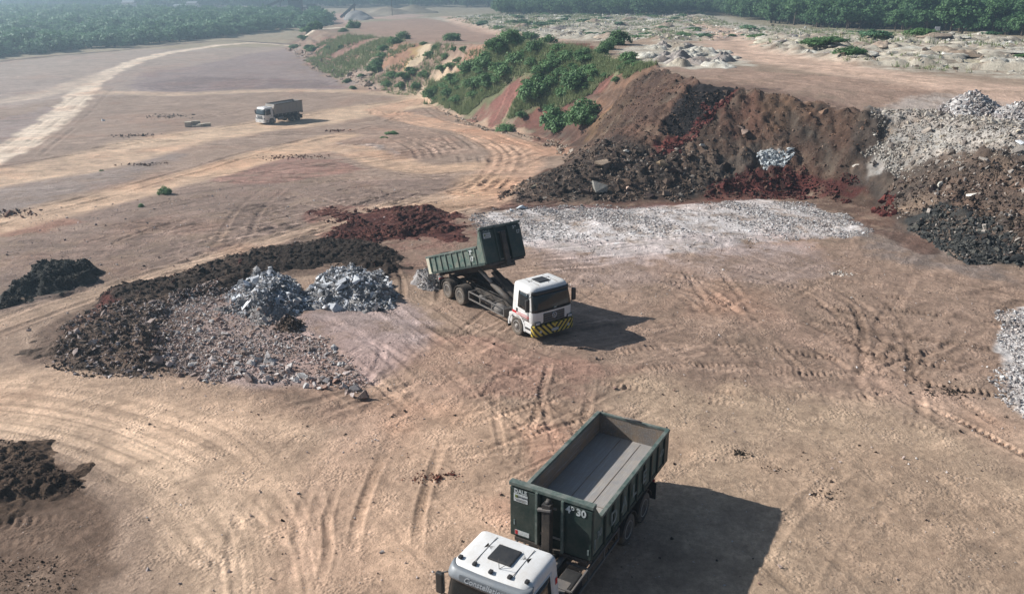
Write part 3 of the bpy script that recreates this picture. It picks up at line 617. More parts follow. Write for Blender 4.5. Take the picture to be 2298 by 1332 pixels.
def stuff_chunks(name, pts, size, pal, rg, parent=None, sink=.15, tilt=.6, **kw):
    z = surf(pts[:, 0], pts[:, 1]); n = len(pts); pick = rg.integers(0, len(SHAPES), n); cols = np.array([alb(*c) for c in pal])
    Vs, Fs, Cs, off = [], [], [], 0; o0 = np.array(parent.location) if parent else np.zeros(3)
    for i, (V, Fc) in enumerate(SHAPES):
        k = np.where(pick == i)[0]
        if not len(k): continue
        M = rotm(rg.normal(0, tilt, len(k)), rg.normal(0, tilt, len(k)), rg.uniform(0, 6.3, len(k)))
        sc_ = size[k][:, None, None] * rg.uniform(.65, 1.25, (len(k), 1, 3))
        W = np.einsum('nij,nvj->nvi', M, V[None] * sc_) + np.stack([pts[k, 0], pts[k, 1], z[k] + size[k] * (.25 - sink)], 1)[:, None, :] - o0
        Vs.append(W.reshape(-1, 3)); Fs.append((Fc[None] + (np.arange(len(k)) * len(V))[:, None, None] + off).reshape(-1, 3)); off += len(k) * len(V)
        c = cols[rg.integers(0, len(cols), len(k))] * rg.uniform(.8, 1.18, (len(k), 1)); Cs.append(np.repeat(c, len(V), 0))
    me = mesh_from(name, np.concatenate(Vs), np.concatenate(Fs), stone_mat(), np.concatenate(Cs), False)
    return add(name, me, parent, kind='stuff', **kw)
_CH = {}
def chunk_data(i, c):
    if (i, c) not in _CH:
        V, Fc = SHAPES[i]; _CH[(i, c)] = mesh_from('rubble_chunk', V, Fc, stone_mat(), np.tile(alb(*c), (len(V), 1)), False)
    return _CH[(i, c)]
def part_chunks(name, pts, size, pal, rg, parent, sink=.12, tilt=.5, shapes=None):
    z = surf(pts[:, 0], pts[:, 1]); o0 = parent.location
    for k in range(len(pts)):
        i = int(rg.integers(0, len(SHAPES))) if shapes is None else shapes[k % len(shapes)]
        add(name, chunk_data(i, pal[int(rg.integers(0, len(pal)))]), parent, loc=(pts[k, 0] - o0[0], pts[k, 1] - o0[1], z[k] + size[k] * (.25 - sink) - o0[2]),
            rot=(rg.normal(0, tilt), rg.normal(0, tilt), rg.uniform(0, 6.28)), scale=tuple(size[k] * rg.uniform(.7, 1.25, 3)))
def empty(name, loc, **kw): return add(name, None, None, loc=loc, **kw)
def lognorm(rg, n, med, sg, lo, hi): return np.clip(med * np.exp(rg.normal(0, sg, n)), lo, hi)
PALE = [(196, 192, 188), (176, 170, 166), (158, 152, 150), (206, 204, 202), (186, 176, 168), (150, 140, 136), (132, 124, 122)]
GREY = [(236, 236, 238), (92, 94, 98), (190, 192, 196), (168, 170, 174), (140, 142, 146), (210, 212, 214), (150, 146, 144), (112, 112, 114), (180, 176, 172)]
PINK = [(186, 172, 166), (168, 152, 144), (150, 134, 126), (196, 186, 180), (176, 156, 146), (208, 202, 196), (134, 118, 110), (160, 130, 116)]
DARK = [(76, 64, 56), (92, 77, 67), (64, 56, 51), (108, 90, 77), (86, 73, 68), (120, 103, 90)]
DARKER = [(58, 50, 46), (72, 61, 54), (52, 47, 44), (86, 72, 62), (68, 59, 54), (104, 88, 76), (90, 58, 51)]
rg = np.random.default_rng(5)
GROUND = bpy.data.objects['ground']
# the two tipped piles
for key, lab in (('pile_a', 'pile of grey rubble with white slabs on top, left of two'), ('pile_b', 'rounded pile of grey-white rubble next to the tipping truck, right of two')):
    d = HEAPS[key]; c = d['P'].mean(0); e = empty('rubble_pile', (c[0], c[1], float(terrain(c[:1], c[1:])[0][0])), label=lab, cat='rubble pile')
    heap_obj(key, 'mound', soilcol((112, 108, 108), (136, 132, 130), (160, 156, 152), lam=.4, s=84), .06, e)
    stuff_chunks('small_rubble', in_poly(d['P'], 5200, rg, None, .7), lognorm(rg, 5200, .10, .55, .03, .3), GREY, rg, e, .1, .8)
    part_chunks('rubble_chunk', in_poly(d['P'], 130, rg, None, .6), lognorm(rg, 130, .36, .4, .2, .8), GREY, rg, e, .05, .55, (0, 4, 1, 8, 2, 0, 4, 6))
    if key == 'pile_a':
        ps = D2([(590, 628), (612, 632), (640, 640), (575, 640), (555, 650)])
        for (x, y), s_, rz in zip(ps, (.95, .8, .85, .6, .7), (.3, 1.2, .2, 2, .8)):
            zz = float(surf([x], [y])[0]); bmv, bmf = SHAPES[0]
            add('concrete_slab', chunk_data(0, (222, 222, 222)), e, loc=(x - e.location.x, y - e.location.y, zz - e.location.z + .12), rot=(.5 * math.sin(rz), .45, rz), scale=(s_, s_ * .7, s_ * .32))
# the flattened bed around them
bed = D2([(330, 700), (480, 645), (640, 700), (700, 735), (770, 790), (830, 860), (790, 885), (640, 868), (480, 866), (370, 830), (340, 770)])
c = np.mean(bed, 0); e = empty('rubble_bed', (c[0], c[1], 0.0), label='spread of broken concrete and brick on the ground before the two piles', cat='rubble')
stuff_chunks('small_rubble', in_poly(bed, 11000, rg, lambda x, y: .35 + .65 * smooth(-.2, .5, fbm(x, y, 3, 3, 95)), .9), lognorm(rg, 11000, .09, .45, .035, .22), PINK, rg, e, .12, .6)
edge = D2([(350, 780), (480, 800), (560, 790), (640, 810), (720, 850), (840, 880), (820, 893), (640, 872), (480, 868), (380, 840)])
part_chunks('rubble_chunk', np.concatenate([in_poly(edge, 170, rg), in_poly(bed, 110, rg)]), lognorm(rg, 280, .29, .35, .2, .62), PINK + PALE[:3], rg, e, .1, .5)
DK = [o for o in bpy.data.objects if o.name.startswith('soil_heap')]; DK.sort(key=lambda o: o.location.y)
stuff_chunks('small_clod', in_poly(HEAPS['dark']['P'], 2600, rg, None, .5), lognorm(rg, 2600, .10, .5, .04, .3), [(50, 51, 50), (66, 65, 61), (84, 80, 72), (60, 58, 54)], rg, DK[1], .2, .8)
stuff_chunks('small_clod', in_poly(D2([(-200, 990), (0, 985), (110, 1010), (180, 1060), (170, 1110), (60, 1130), (-200, 1145)]), 3200, rg, None, .5), lognorm(rg, 3200, .05, .5, .02, .16), [(62, 50, 42), (80, 64, 53), (104, 86, 70), (90, 74, 62)], rg, DK[0], .2, .8)
stuff_chunks('small_clod', in_poly(D2([(-200, 1245), (40, 1240), (190, 1265), (180, 1332), (60, 1420), (-200, 1450)]), 2200, rg, None, .6), lognorm(rg, 2200, .04, .5, .02, .12), [(70, 57, 48), (90, 74, 62), (110, 92, 76)], rg, None, .2, .8, label='loose dark crumbs of soil in the bottom left corner', cat='soil')
# clods along the dark ridge and red heap
WIN = HEAPS['windrow']['P']; win = bpy.data.objects['soil_windrow']
stuff_chunks('small_clod', in_poly(WIN, 3800, rg, None, 1.2), lognorm(rg, 3800, .09, .5, .04, .28), DARKER, rg, win, .2, .8)
stuff_chunks('small_clod', in_poly(D2([(50, 800), (200, 700), (300, 690), (400, 690), (430, 850), (200, 840)]), 3000, rg, None, 1.2), lognorm(rg, 3000, .10, .5, .04, .3), DARK + PINK[:5], rg, win, .2, .8)
part_chunks('clod', in_poly(D2([(70, 800), (230, 700), (330, 690), (390, 740), (390, 820), (200, 830)]), 150, rg, None, .9), lognorm(rg, 150, .25, .35, .16, .55), DARK + PINK[1:3], rg, win, .2, .8, (3, 5, 6, 7, 9))
part_chunks('clod', in_poly(D2([(250, 655), (400, 618), (520, 580), (640, 555), (520, 625), (400, 670)]), 70, rg), lognorm(rg, 70, .32, .3, .2, .65), DARKER, rg, win, .2, .8, (3, 5, 6, 7, 9))
redh = bpy.data.objects['clay_heap']; RP = HEAPS['red']['P']; REDP = [(80, 48, 44), (98, 57, 51), (70, 46, 42), (112, 74, 64), (96, 74, 64)]
stuff_chunks('small_clod', in_poly(RP, 3000, rg, lambda x, y: smooth(-.3, .2, fbm(x, y, 2.6, 3, 55)), 1.0), lognorm(rg, 3000, .10, .45, .05, .3), REDP, rg, redh, .2, .8)
part_chunks('clod', in_poly(RP, 90, rg, None, .8), lognorm(rg, 90, .26, .3, .18, .5), REDP, rg, redh, .2, .8, (3, 5, 6, 7, 9))
for key, nm, pal, lab, n in (('scrap', 'soil_heap', DARK, 'small dark clump of soil below the left rubble pile', 500), ('tipped', 'rubble_pile', PALE, 'small white heap pouring out behind the raised dump body', 1500)):
    d = HEAPS[key]; o = heap_obj(key, nm, soilcol(*(pal[:3])), .05, label=lab, cat='soil heap' if key == 'scrap' else 'rubble pile')
    stuff_chunks('small_rubble', in_poly(d['P'], n, rg), lognorm(rg, n, .10, .4, .04, .2), pal, rg, o, .1, .8)
# crushed white gravel spread, and the corner of another one
gr1 = D2([(1050, 500), (1100, 478), (1170, 466), (1400, 464), (1600, 457), (1720, 448), (1850, 470), (1950, 508), (1850, 530), (1650, 560), (1400, 575), (1250, 560), (1150, 545)])
GD = np.array(D2([(1060, 476), (1400, 462), (1720, 447), (1900, 490)]))
n = 20000; stuff_chunks('gravel_spread', in_poly(gr1, n, rg, lambda x, y: (.12 + .88 * smooth(-.3, .4, fbm(x * .8 + y * .3, y * .35, 2.0, 3, 97))) * smooth(15, 1.5, seg_dist(x, y, GD, False)), 2.0), lognorm(rg, n, .10, .4, .04, .26), PALE, rg, None, .15, .5, label='wide spread of white crushed rubble at the foot of the bank', cat='gravel')
gr2 = D2([(2240, 705), (2298, 695), (2420, 660), (2500, 900), (2400, 990), (2298, 945), (2238, 880), (2252, 790)])
n = 6500; stuff_chunks('gravel_spread', in_poly(gr2, n, rg, None, .6), lognorm(rg, n, .10, .4, .04, .22), PALE, rg, None, .12, .6, label='white crushed rubble cut by the right edge of the picture', cat='gravel')
# rubble and clods on the tipped bank (pieces of the setting)
def bank(P, n, med, pal, big, nb, name='bank_rubble', lab='loose clods on the bank', sink=.2):
    P = D2(P); stuff_chunks(name, in_poly(P, n, rg, None, 1.6), lognorm(rg, n, med, .55, med * .35, med * 3.2), pal, rg, None, sink, .8, label=lab, cat='rubble')
    if nb: part_chunks('rock', in_poly(P, nb, rg), lognorm(rg, nb, big, .35, big * .6, big * 2.2), pal, rg, GROUND, sink, .7)
BROWN = [(110, 84, 68), (128, 98, 78), (92, 72, 60), (140, 112, 92), (84, 70, 62)]
bank([(1290, 340), (1420, 320), (1600, 330), (1640, 400), (1560, 440), (1400, 448), (1240, 455), (1115, 455), (1140, 415), (1280, 372)], 5500, .17, DARK + [(124, 106, 92), (140, 130, 120)], .7, 50, lab='dark clods and stones low on the bank left of the red streak')
bank([(1330, 290), (1470, 160), (1570, 200), (1690, 210), (1900, 250), (1960, 300), (1900, 400), (1640, 400), (1600, 330), (1420, 320)], 8000, .085, BROWN + [(70, 56, 48), (60, 50, 45), (150, 126, 108)], .40, 40, lab='loose brown clods on the upper bank below the crest')
bank([(1960, 290), (2030, 245), (2298, 265), (2400, 300), (2298, 350), (2200, 350), (2050, 400), (1950, 425)], 9500, .12, [(180, 173, 162), (160, 152, 142), (142, 134, 126), (192, 186, 176), (170, 158, 146), (132, 122, 114), (116, 106, 98), (184, 172, 154)], .65, 80, lab='pale broken concrete covering the upper right bank')
bank([(1960, 430), (2100, 385), (2298, 360), (2500, 400), (2400, 590), (2298, 590), (2140, 560), (2020, 490)], 5500, .16, DARK + [(128, 112, 100), (170, 160, 150)], .55, 60, lab='mixed dark soil and rubble on the lower right bank')
bank([(2020, 495), (2120, 475), (2220, 505), (2298, 560), (2450, 600), (2298, 604), (2140, 575)], 3000, .18, [(64, 65, 64), (78, 78, 75), (92, 90, 84), (54, 55, 55)], .5, 40, lab='blue-grey clods at the foot of the right bank')
bank([(1580, 432), (1640, 402), (1720, 388), (1800, 398), (1900, 412), (1940, 440), (1850, 442), (1740, 446), (1600, 446)], 1500, .17, [(88, 48, 45), (100, 56, 51), (78, 46, 43), (96, 72, 62)]  , .42, 40, lab='dark red clay clods along the foot of the bank')
bank([(1965, 460), (1985, 442), (2010, 450), (2012, 480), (1990, 490)], 260, .22, [(106, 56, 50), (92, 50, 46)], .5, 10, lab='small clump of red clay clods at the right foot of the bank')
bank([(1700, 345), (1735, 340), (1780, 352), (1772, 388), (1735, 402), (1705, 378)], 500, .2, [(176, 182, 184), (196, 198, 198), (150, 156, 158)], .5, 12, lab='patch of pale grey rubble halfway up the brown bank')
bank([(1440, 355), (1500, 305), (1545, 288), (1640, 218), (1648, 224), (1600, 265), (1545, 305), (1490, 345)], 700, .2, [(112, 62, 57), (98, 56, 52), (124, 84, 76)], .4, 10, lab='red clay streak running down the bank below the black soil')
bank([(1480, 300), (1505, 250), (1560, 205), (1640, 200), (1720, 200), (1640, 215), (1600, 250), (1565, 290), (1520, 300)], 1400, .13, [(40, 38, 39), (52, 49, 48), (60, 56, 54)], .4, 14, lab='black soil tipped over the crest of the bank')
bank([(1935, 335), (2015, 315), (2040, 370), (2000, 425), (1940, 430)], 1300, .12, [(180, 173, 162), (160, 152, 142), (142, 134, 126), (192, 186, 176), (116, 106, 98)], .45, 8, lab='thin tongue of pale rubble running down beside the brown bank')
bank([(985, 245), (1100, 283), (1265, 322), (1290, 345), (1200, 308), (1080, 285)], 1200, .22, [(168, 150, 132), (186, 172, 156), (130, 108, 92)], .5, 25, lab='stones scattered along the foot of the shrubby slope')
bank([(640, 108), (700, 150), (780, 188), (860, 200), (840, 180), (760, 160), (700, 120)], 700, .4, [(176, 160, 146), (150, 130, 118)], .8, 15, lab='pale stones along the foot of the far bank')
# single boulders and slabs on the bank
for (u, v), s_, c_, si in [((1352, 382), 2.2, (178, 156, 134), 7), ((1490, 378), 1.7, (172, 146, 116), 3), ((1342, 428), 1.8, (150, 146, 138), 5), ((1660, 303), 1.6, (142, 122, 110), 0), ((1663, 287), 1.2, (130, 112, 102), 4), ((1408, 428), .7, (196, 168, 150), 5), ((1405, 354), .7, (214, 206, 192), 2), ((1576, 328), .9, (200, 190, 176), 8), ((1172, 468), 1.0, (196, 202, 206), 6), ((1150, 472), .9, (176, 182, 186), 3), ((1195, 425), 1.3, (120, 112, 96), 1), ((2110, 425), .8, (220, 214, 200), 8), ((2180, 442), .8, (226, 218, 204), 4), ((1920, 388), .8, (216, 208, 196), 8), ((2280, 330), 1.1, (224, 226, 228), 0)]:
    p = G((u, v))[0]; zz = float(surf([p[0]], [p[1]])[0])
    add('rock', chunk_data(si, c_), GROUND, loc=(p[0], p[1], zz + .12 * s_), rot=(.3, -.25, u * .7), scale=(s_, s_ * .8, s_ * .8))
# stray pieces on the open floor
pts = in_poly(D2([(300, 900), (1100, 560), (1900, 560), (2298, 700), (2298, 1332), (300, 1332)]), 2600, rg)
stuff_chunks('loose_stones', pts, lognorm(rg, 2600, .055, .5, .025, .2), PINK + DARK[:3], rg, None, .1, .5, label='small stones scattered over the bare working floor', cat='stones')
pts = in_poly(D2([(0, 480), (700, 400), (1100, 420), (1000, 560), (600, 560), (0, 780)]), 900, rg)
stuff_chunks('loose_stones', pts, lognorm(rg, 900, .09, .5, .04, .28), PINK, rg, None, .1, .5, label='small stones scattered over the dirt left of the red clay', cat='stones')
def clump(u, v, rad, n, pal, med, lab, nm='soil_heap', cat='soil heap'):
    p = G((u, v))[0]; q = p[:2] + rg.normal(0, rad, (n, 2)) * np.array([1.3, .8])
    z0 = float(surf([p[0]], [p[1]])[0]); e = empty(nm, (p[0], p[1], z0), label=lab, cat=cat)
    nb = min(8, n // 6); stuff_chunks('small_clod', q[nb:], lognorm(rg, n - nb, med, .4, med * .4, med * 2), pal, rg, e, .15, .8)
    part_chunks('clod', q[:nb], lognorm(rg, nb, med * 2.2, .3, med, med * 4), pal, rg, e, .25, .7, (3, 5, 6, 7))
clump(1665, 1017, .13, 60, [(50, 44, 38), (64, 56, 48)], .07, 'small dark clod lying on bare dirt right of the near truck')
clump(962, 1070, .25, 110, [(120, 72, 58), (104, 60, 50)], .07, 'small reddish clay patch on the dirt left of the near truck')
clump(1014, 1061, .12, 40, [(116, 66, 56), (98, 56, 48)], .06, 'tiny dark red clod beside the reddish clay patch')
clump(1890, 612, .3, 90, [(214, 206, 196), (196, 184, 172)], .1, 'small white scatter of plaster on the tracked ground', 'rubble_scatter', 'rubble')
clump(1742, 1050, .2, 45, [(70, 58, 48), (90, 74, 60)], .05, 'dark crumbs of soil right of the small dark clod')
clump(1855, 1107, .22, 50, [(64, 52, 44), (84, 70, 56)], .05, 'dark crumbs of soil above the lower right dirt')
clump(2130, 878, .4, 120, [(52, 46, 42), (70, 60, 52)], .09, 'dark clods beside the white rubble at the right edge')
clump(760, 294, .6, 90, [(100, 66, 52), (118, 80, 62)], .2, 'small brown clod heap beside the curving dirt track')
clump(655, 352, 1.4, 160, [(98, 70, 58), (116, 86, 70)], .2, 'low brown soil crest on the reddish patch in mid distance')
clump(328, 368, .8, 80, [(86, 66, 56), (104, 82, 68)], .2, 'small dark soil clump between the two dirt roads')
clump(20, 480, .9, 120, [(110, 74, 60), (92, 66, 56)], .2, 'reddish soil clump on the road at the left edge')
clump(300, 305, 1.2, 90, [(92, 76, 68), (80, 66, 60)], .22, 'dark soil crumbs left of the concrete remains')
clump(375, 262, 1.6, 110, [(96, 84, 78), (84, 74, 68)], .25, 'dark scraped soil behind the concrete remains')
# dirt bund along the edge of the left wood, cones on the plateau
def cone(u, v, rad, h, pal, lab, name='gravel_heap', cat='gravel heap', seed=1, n=900, med=.2, res=26):
    p = G((u, v))[0]; a = np.linspace(0, 2 * math.pi, 41)[:-1]; k = np.linspace(0, 1, res)
    A_, K_ = np.meshgrid(a, k); X = np.cos(A_) * K_; Y = np.sin(A_) * K_; rr = rad * (1 + .14 * fbm(X * 2, Y * 2, 1.3, 2, seed))
    X = (X * rr).ravel(); Y = (Y * rr).ravel(); K = K_.ravel()
    prof = np.clip(1 - K ** 1.15, 0, 1); z = h * prof + .12 * h * fbm(X, Y, rad * .5, 3, seed + 5) * (K < .97) + .05 * h * lumps(X, Y, max(rad * .12, .3), seed)
    zt = terrain(X + p[0], Y + p[1])[0]; z0 = float(zt.min()); z = z + zt - z0 - .15 * (K > .97)
    i = (np.arange(res - 1)[:, None] * 40 + np.arange(40)[None, :]); j = np.roll(i, -1, 1); q = np.stack([i.ravel(), j.ravel(), j.ravel() + 40, i.ravel() + 40], 1)[:, ::-1]
    me = mesh_from(name, np.stack([X, Y, z], 1), q, mat_earth('earth_heap', .6, .32, 1.3, False), mixcol(pal[:3], .5 + .5 * fbm(X, Y, rad * .3, 3, seed + 2)))
    e = add(name, me, label=lab, cat=cat, loc=(p[0], p[1], z0))
    if n:
        kk = np.sqrt(rg.random(n)); aa = rg.uniform(0, 6.28, n); px = np.cos(aa) * kk * rad * .97; py = np.sin(aa) * kk * rad * .97
        zz = h * np.clip(1 - kk ** 1.15, 0, 1) + terrain(px + p[0], py + p[1])[0]
        old = globals()['surf']
        globals()['surf'] = lambda x, y: zz
        stuff_chunks('small_rubble', np.stack([px + p[0], py + p[1]], 1), lognorm(rg, n, med, .4, med * .4, med * 2), pal, rg, e, .0, .8)
        globals()['surf'] = old
    return e
cone(2178, 250, 2.7, 1.75, PALE, 'cone of pale rubble standing on the edge of the plateau', 'rubble_pile', 'rubble pile', 3, 1600, .24)
cone(2288, 262, 2.3, 1.2, PALE, 'lower heap of pale rubble right of the plateau cone', 'rubble_pile', 'rubble pile', 8, 900, .24)
n = 9000; stuff_chunks('waste_rubble', in_poly(FIELD, n, rg, lambda x, y: .3 + .7 * smooth(-.2, .4, fbm(x, y, 9, 3, 98)), 0), lognorm(rg, n, .45, .5, .18, 1.3), [(206, 200, 186), (220, 216, 206), (214, 210, 200), (176, 164, 146), (186, 180, 168), (150, 132, 116), (204, 196, 160)], rg, None, .2, .5, label='pale broken lumps littering the field between the waste heaps', cat='rubble')

# ------------------------------------------------------------------ old dumped loads on the plateau: individual heaps
def load_mesh(seed, cols):
    k = np.linspace(0, 1, 17); a = np.linspace(0, 2 * math.pi, 37)[:-1]; A_, K_ = np.meshgrid(a, k); X = np.cos(A_) * K_; Y = np.sin(A_) * K_
    o_ = 1 + .22 * fbm(X * 1.5 + seed * 7, Y * 1.5, 1, 2, seed); X = (X * o_).ravel(); Y = (Y * o_).ravel(); K = K_.ravel()
    z = (1 - K ** 1.5) * (.6 + .5 * fbm(X + seed * 3, Y, .7, 3, seed + 3) + .6 * lumps(X + seed * 5, Y, .45, seed) + .3 * lumps(X + seed * 5, Y, .2, seed + 8)) - .3 * (K > .95)
    i = (np.arange(16)[:, None] * 36 + np.arange(36)[None, :]); j = np.roll(i, -1, 1); q = np.stack([i.ravel(), j.ravel(), j.ravel() + 36, i.ravel() + 36], 1)[:, ::-1]
    return mesh_from('waste_heap', np.stack([X, Y, z], 1), q, mat_earth('earth_heap', .6, .32, 1.3, False), mixcol(cols, .5 + .6 * fbm(X + seed, Y, .6, 3, seed + 6)))
LOADS = [load_mesh(i, c) for i, c in enumerate([[(150, 138, 122), (186, 176, 158), (204, 196, 180)], [(160, 152, 138), (194, 188, 174), (210, 206, 194)], [(140, 122, 106), (172, 152, 134), (190, 174, 154)], [(170, 160, 138), (192, 182, 156), (204, 196, 174)], [(140, 128, 120), (168, 158, 150), (188, 182, 174)], [(124, 108, 94), (156, 138, 120), (178, 160, 140)]])]
def loads(P, n, lab, grp, smin, smax, ks=(0, 1, 2, 4, 5, 0, 1, 3), gap=2.2, zr=(.15, .38)):
    P = D2(P); got = []
    for q in in_poly(P, n * 6, rg, None, 0):
        if all((q[0] - g[0]) ** 2 + (q[1] - g[1]) ** 2 > gap * gap for g in got): got.append(q)
        if len(got) == n: break
    got = np.array(got); z = terrain(got[:, 0], got[:, 1])[0]
    for k, q in enumerate(got):
        s_ = rg.uniform(smin, smax)
        add('waste_heap', LOADS[ks[int(rg.integers(0, len(ks)))]], None, label=lab, cat='waste heap', group=grp, loc=(q[0], q[1], z[k] - .15), rot=(0, 0, rg.uniform(0, 6.28)), scale=(s_ * rg.uniform(.8, 2.0), s_, s_ * rg.uniform(*zr)))
loads([(1650, 92), (1850, 80), (2050, 92), (2298, 105), (2500, 120), (2600, 228), (2298, 170), (2100, 162), (1900, 143), (1720, 114)], 180, 'pale dumped waste heap in the field right of the plateau road', 'waste heaps right of the plateau road', .8, 1.8, gap=1.8)
loads([(1060, 50), (1400, 34), (1560, 34), (1610, 72), (1640, 84), (1480, 98), (1330, 90), (1160, 78)], 90, 'pale dumped waste heap in the field left of the plateau road', 'waste heaps left of the plateau road', 1.8, 3.4, gap=3.2)
loads([(1385, 122), (1430, 106), (1560, 104), (1620, 115), (1680, 145), (1600, 152), (1480, 146)], 26, 'grey-white dumped heap on the crest above the brown bank', 'heaps on the crest above the brown bank', 1.1, 2.0, (0, 1, 4, 1), 1.5, (.4, .7))

# ------------------------------------------------------------------ vegetation
def mat_leaf(name, c1, c2):
    m = bpy.data.materials.new(name); nt, n, l = nodes(m); b = n['Principled BSDF']
    at_ = n.new('ShaderNodeAttribute'); at_.attribute_name = 'tone'; oi = n.new('ShaderNodeObjectInfo')
    mx = n.new('ShaderNodeMix'); mx.data_type = 'RGBA'; mx.inputs[6].default_value = (*c1, 1); mx.inputs[7].default_value = (*c2, 1)
    ad = n.new('ShaderNodeMath'); ad.operation = 'MULTIPLY_ADD'; l.new(oi.outputs['Random'], ad.inputs[0]); ad.inputs[1].default_value = .45; l.new(at_.outputs['Fac'], ad.inputs[2])
    l.new(ad.outputs[0], mx.inputs[0]); l.new(mx.outputs[2], b.inputs['Base Color']); b.inputs['Roughness'].default_value = .6; b.inputs['Specular IOR Level'].default_value = .3
    tr = n.new('ShaderNodeBsdfTranslucent'); l.new(mx.outputs[2], tr.inputs['Color']); ms = n.new('ShaderNodeMixShader'); ms.inputs[0].default_value = .25
    l.new(b.outputs[0], ms.inputs[1]); l.new(tr.outputs[0], ms.inputs[2]); l.new(ms.outputs[0], n['Material Output'].inputs['Surface']); return m
M_BUSH = mat_leaf('leaf_bush', (.055, .130, .045), (.19, .33, .13))
M_TREE = mat_leaf('leaf_tree', (.040, .105, .045), (.115, .215, .080))
M_SCRUB = mat_leaf('leaf_scrub', (.085, .19, .10), (.18, .31, .16))
M_GRASS = mat_leaf('grass_blade', (.10, .17, .065), (.30, .33, .17))
def mat_plain(name, c, rough=.6, metal=0, spec=.4, var=.0, scale=6):
    if name in MATS: return MATS[name]
    m = bpy.data.materials.new(name); nt, n, l = nodes(m); b = n['Principled BSDF']; b.inputs['Roughness'].default_value = rough; b.inputs['Metallic'].default_value = metal; b.inputs['Specular IOR Level'].default_value = spec
    if var:
        tc = n.new('ShaderNodeTexCoord'); f = noise_node(n, l, tc.outputs['Object'], scale, 6, .7); k = maprange(n, l, f, .3, .72, 1 + var * .4, 1 - var)
        mx = n.new('ShaderNodeVectorMath'); mx.operation = 'SCALE'; mx.inputs[0].default_value = c; l.new(k, mx.inputs['Scale']); l.new(mx.outputs[0], b.inputs['Base Color'])
    else: b.inputs['Base Color'].default_value = (*c, 1)
    MATS[name] = m; return m
M_BARK = mat_plain('bark', (.10, .075, .055), .9, 0, .2, .4)
def leaves(seed, blobs, nleaf, size, mat, name='crown'):
    """leaf-sized faces spread through lumpy clumps; blobs = (centre, radii)"""
    rg_ = np.random.default_rng(seed); Vs, Ts = [], []
    tot = sum(b[1][0] * b[1][1] for b in blobs)
    for c, rad in blobs:
        n = max(12, int(nleaf * rad[0] * rad[1] / tot)); ncl = max(5, n // 14)
        d = rg_.normal(0, 1, (ncl, 3)); d /= np.linalg.norm(d, axis=1)[:, None]; d[:, 2] = np.abs(d[:, 2]) * 1.1 - .35
        cl = d * rg_.uniform(.6, 1.08, (ncl, 1)) * rad + c; tone = rg_.random(ncl)
        k = rg_.integers(0, ncl, n); p = cl[k] + rg_.normal(0, .16, (n, 3)) * np.array(rad) ; p[:, 2] = np.maximum(p[:, 2], .05)
        nrm = d[k] * .8 + rg_.normal(0, .5, (n, 3)) + np.array([0, 0, .7]); nrm /= np.linalg.norm(nrm, axis=1)[:, None]
        u = np.cross(nrm, rg_.normal(0, 1, (n, 3))); u /= np.linalg.norm(u, axis=1)[:, None]; v = np.cross(nrm, u)
        s = size * rg_.uniform(.6, 1.35, (n, 1))
        Vs.append(np.stack([p - u * s * .5, p + v * s * .36 - nrm * s * .1, p + u * s * .5, p - v * s * .36 - nrm * s * .1], 1).reshape(-1, 3)); Ts.append(np.repeat(np.clip(tone[k] * .6 + rg_.random(n) * .25 - .1, 0, 1), 4))
    V = np.concatenate(Vs); t = np.concatenate(Ts); q = np.arange(len(V)).reshape(-1, 4)
    return mesh_from(name, V, q, mat, np.repeat(t[:, None], 3, 1), False)
def limb(P0, P1, r0, r1, k=6):
    P0 = np.array(P0, float); P1 = np.array(P1, float); d = P1 - P0; d /= np.linalg.norm(d); u = np.cross(d, (.3, .9, .2)); u /= np.linalg.norm(u); v = np.cross(d, u)
    a = np.arange(k) * 2 * math.pi / k; ring = np.cos(a)[:, None] * u + np.sin(a)[:, None] * v
    V = np.concatenate([P0 + ring * r0, P1 + ring * r1]); i = np.arange(k); j = (i + 1) % k; return V, np.stack([i, j, j + k, i + k], 1)
def stems(segs, name='trunk'):
    Vs, Fs, o = [], [], 0
    for sg in segs:
        V, f = limb(*sg); Vs.append(V); Fs.append(f + o); o += len(V)
    return mesh_from(name, np.concatenate(Vs), np.concatenate(Fs), M_BARK)
def bush_proto(seed, nl=900, size=.3, mat=None):
    r_ = np.random.default_rng(seed); bl = [((r_.uniform(-.6, .6), r_.uniform(-.6, .6), r_.uniform(.15, .6)), (r_.uniform(.4, .7), r_.uniform(.4, .7), r_.uniform(.35, .6))) for _ in range(7)]
    sg = [((0, 0, -.1), (b[0][0] * .8, b[0][1] * .8, b[0][2]), .05, .02) for b in bl]
    return leaves(seed, bl, nl, size, mat or M_BUSH, 'foliage'), stems(sg, 'stem')
def tree_proto(seed, mat, nl=1500, size=.14, lo=.45, hi=1.3):
    r_ = np.random.default_rng(seed); bl = [((r_.uniform(-.5, .5), r_.uniform(-.5, .5), r_.uniform(lo, hi)), (r_.uniform(.4, .65), r_.uniform(.4, .65), r_.uniform(.3, .5))) for _ in range(8)]
    sg = [((0, 0, -.1), (.03, .02, .6), .07, .05)] + [((.03, .02, .55), (b[0][0] * .8, b[0][1] * .8, b[0][2]), .04, .015) for b in bl[:5]]
    return leaves(seed, bl, nl, size, mat, 'crown'), stems(sg, 'trunk')
def plant(name, proto, loc, s, rz, label, cat, group=None, pn=('foliage', 'stem')):
    e = add(name, None, None, label, cat, group, loc=loc, rot=(0, 0, rz), scale=s); add(pn[0], proto[0], e); add(pn[1], proto[1], e); return e
BUSH = [bush_proto(200 + i, 2400, .155) for i in range(5)]
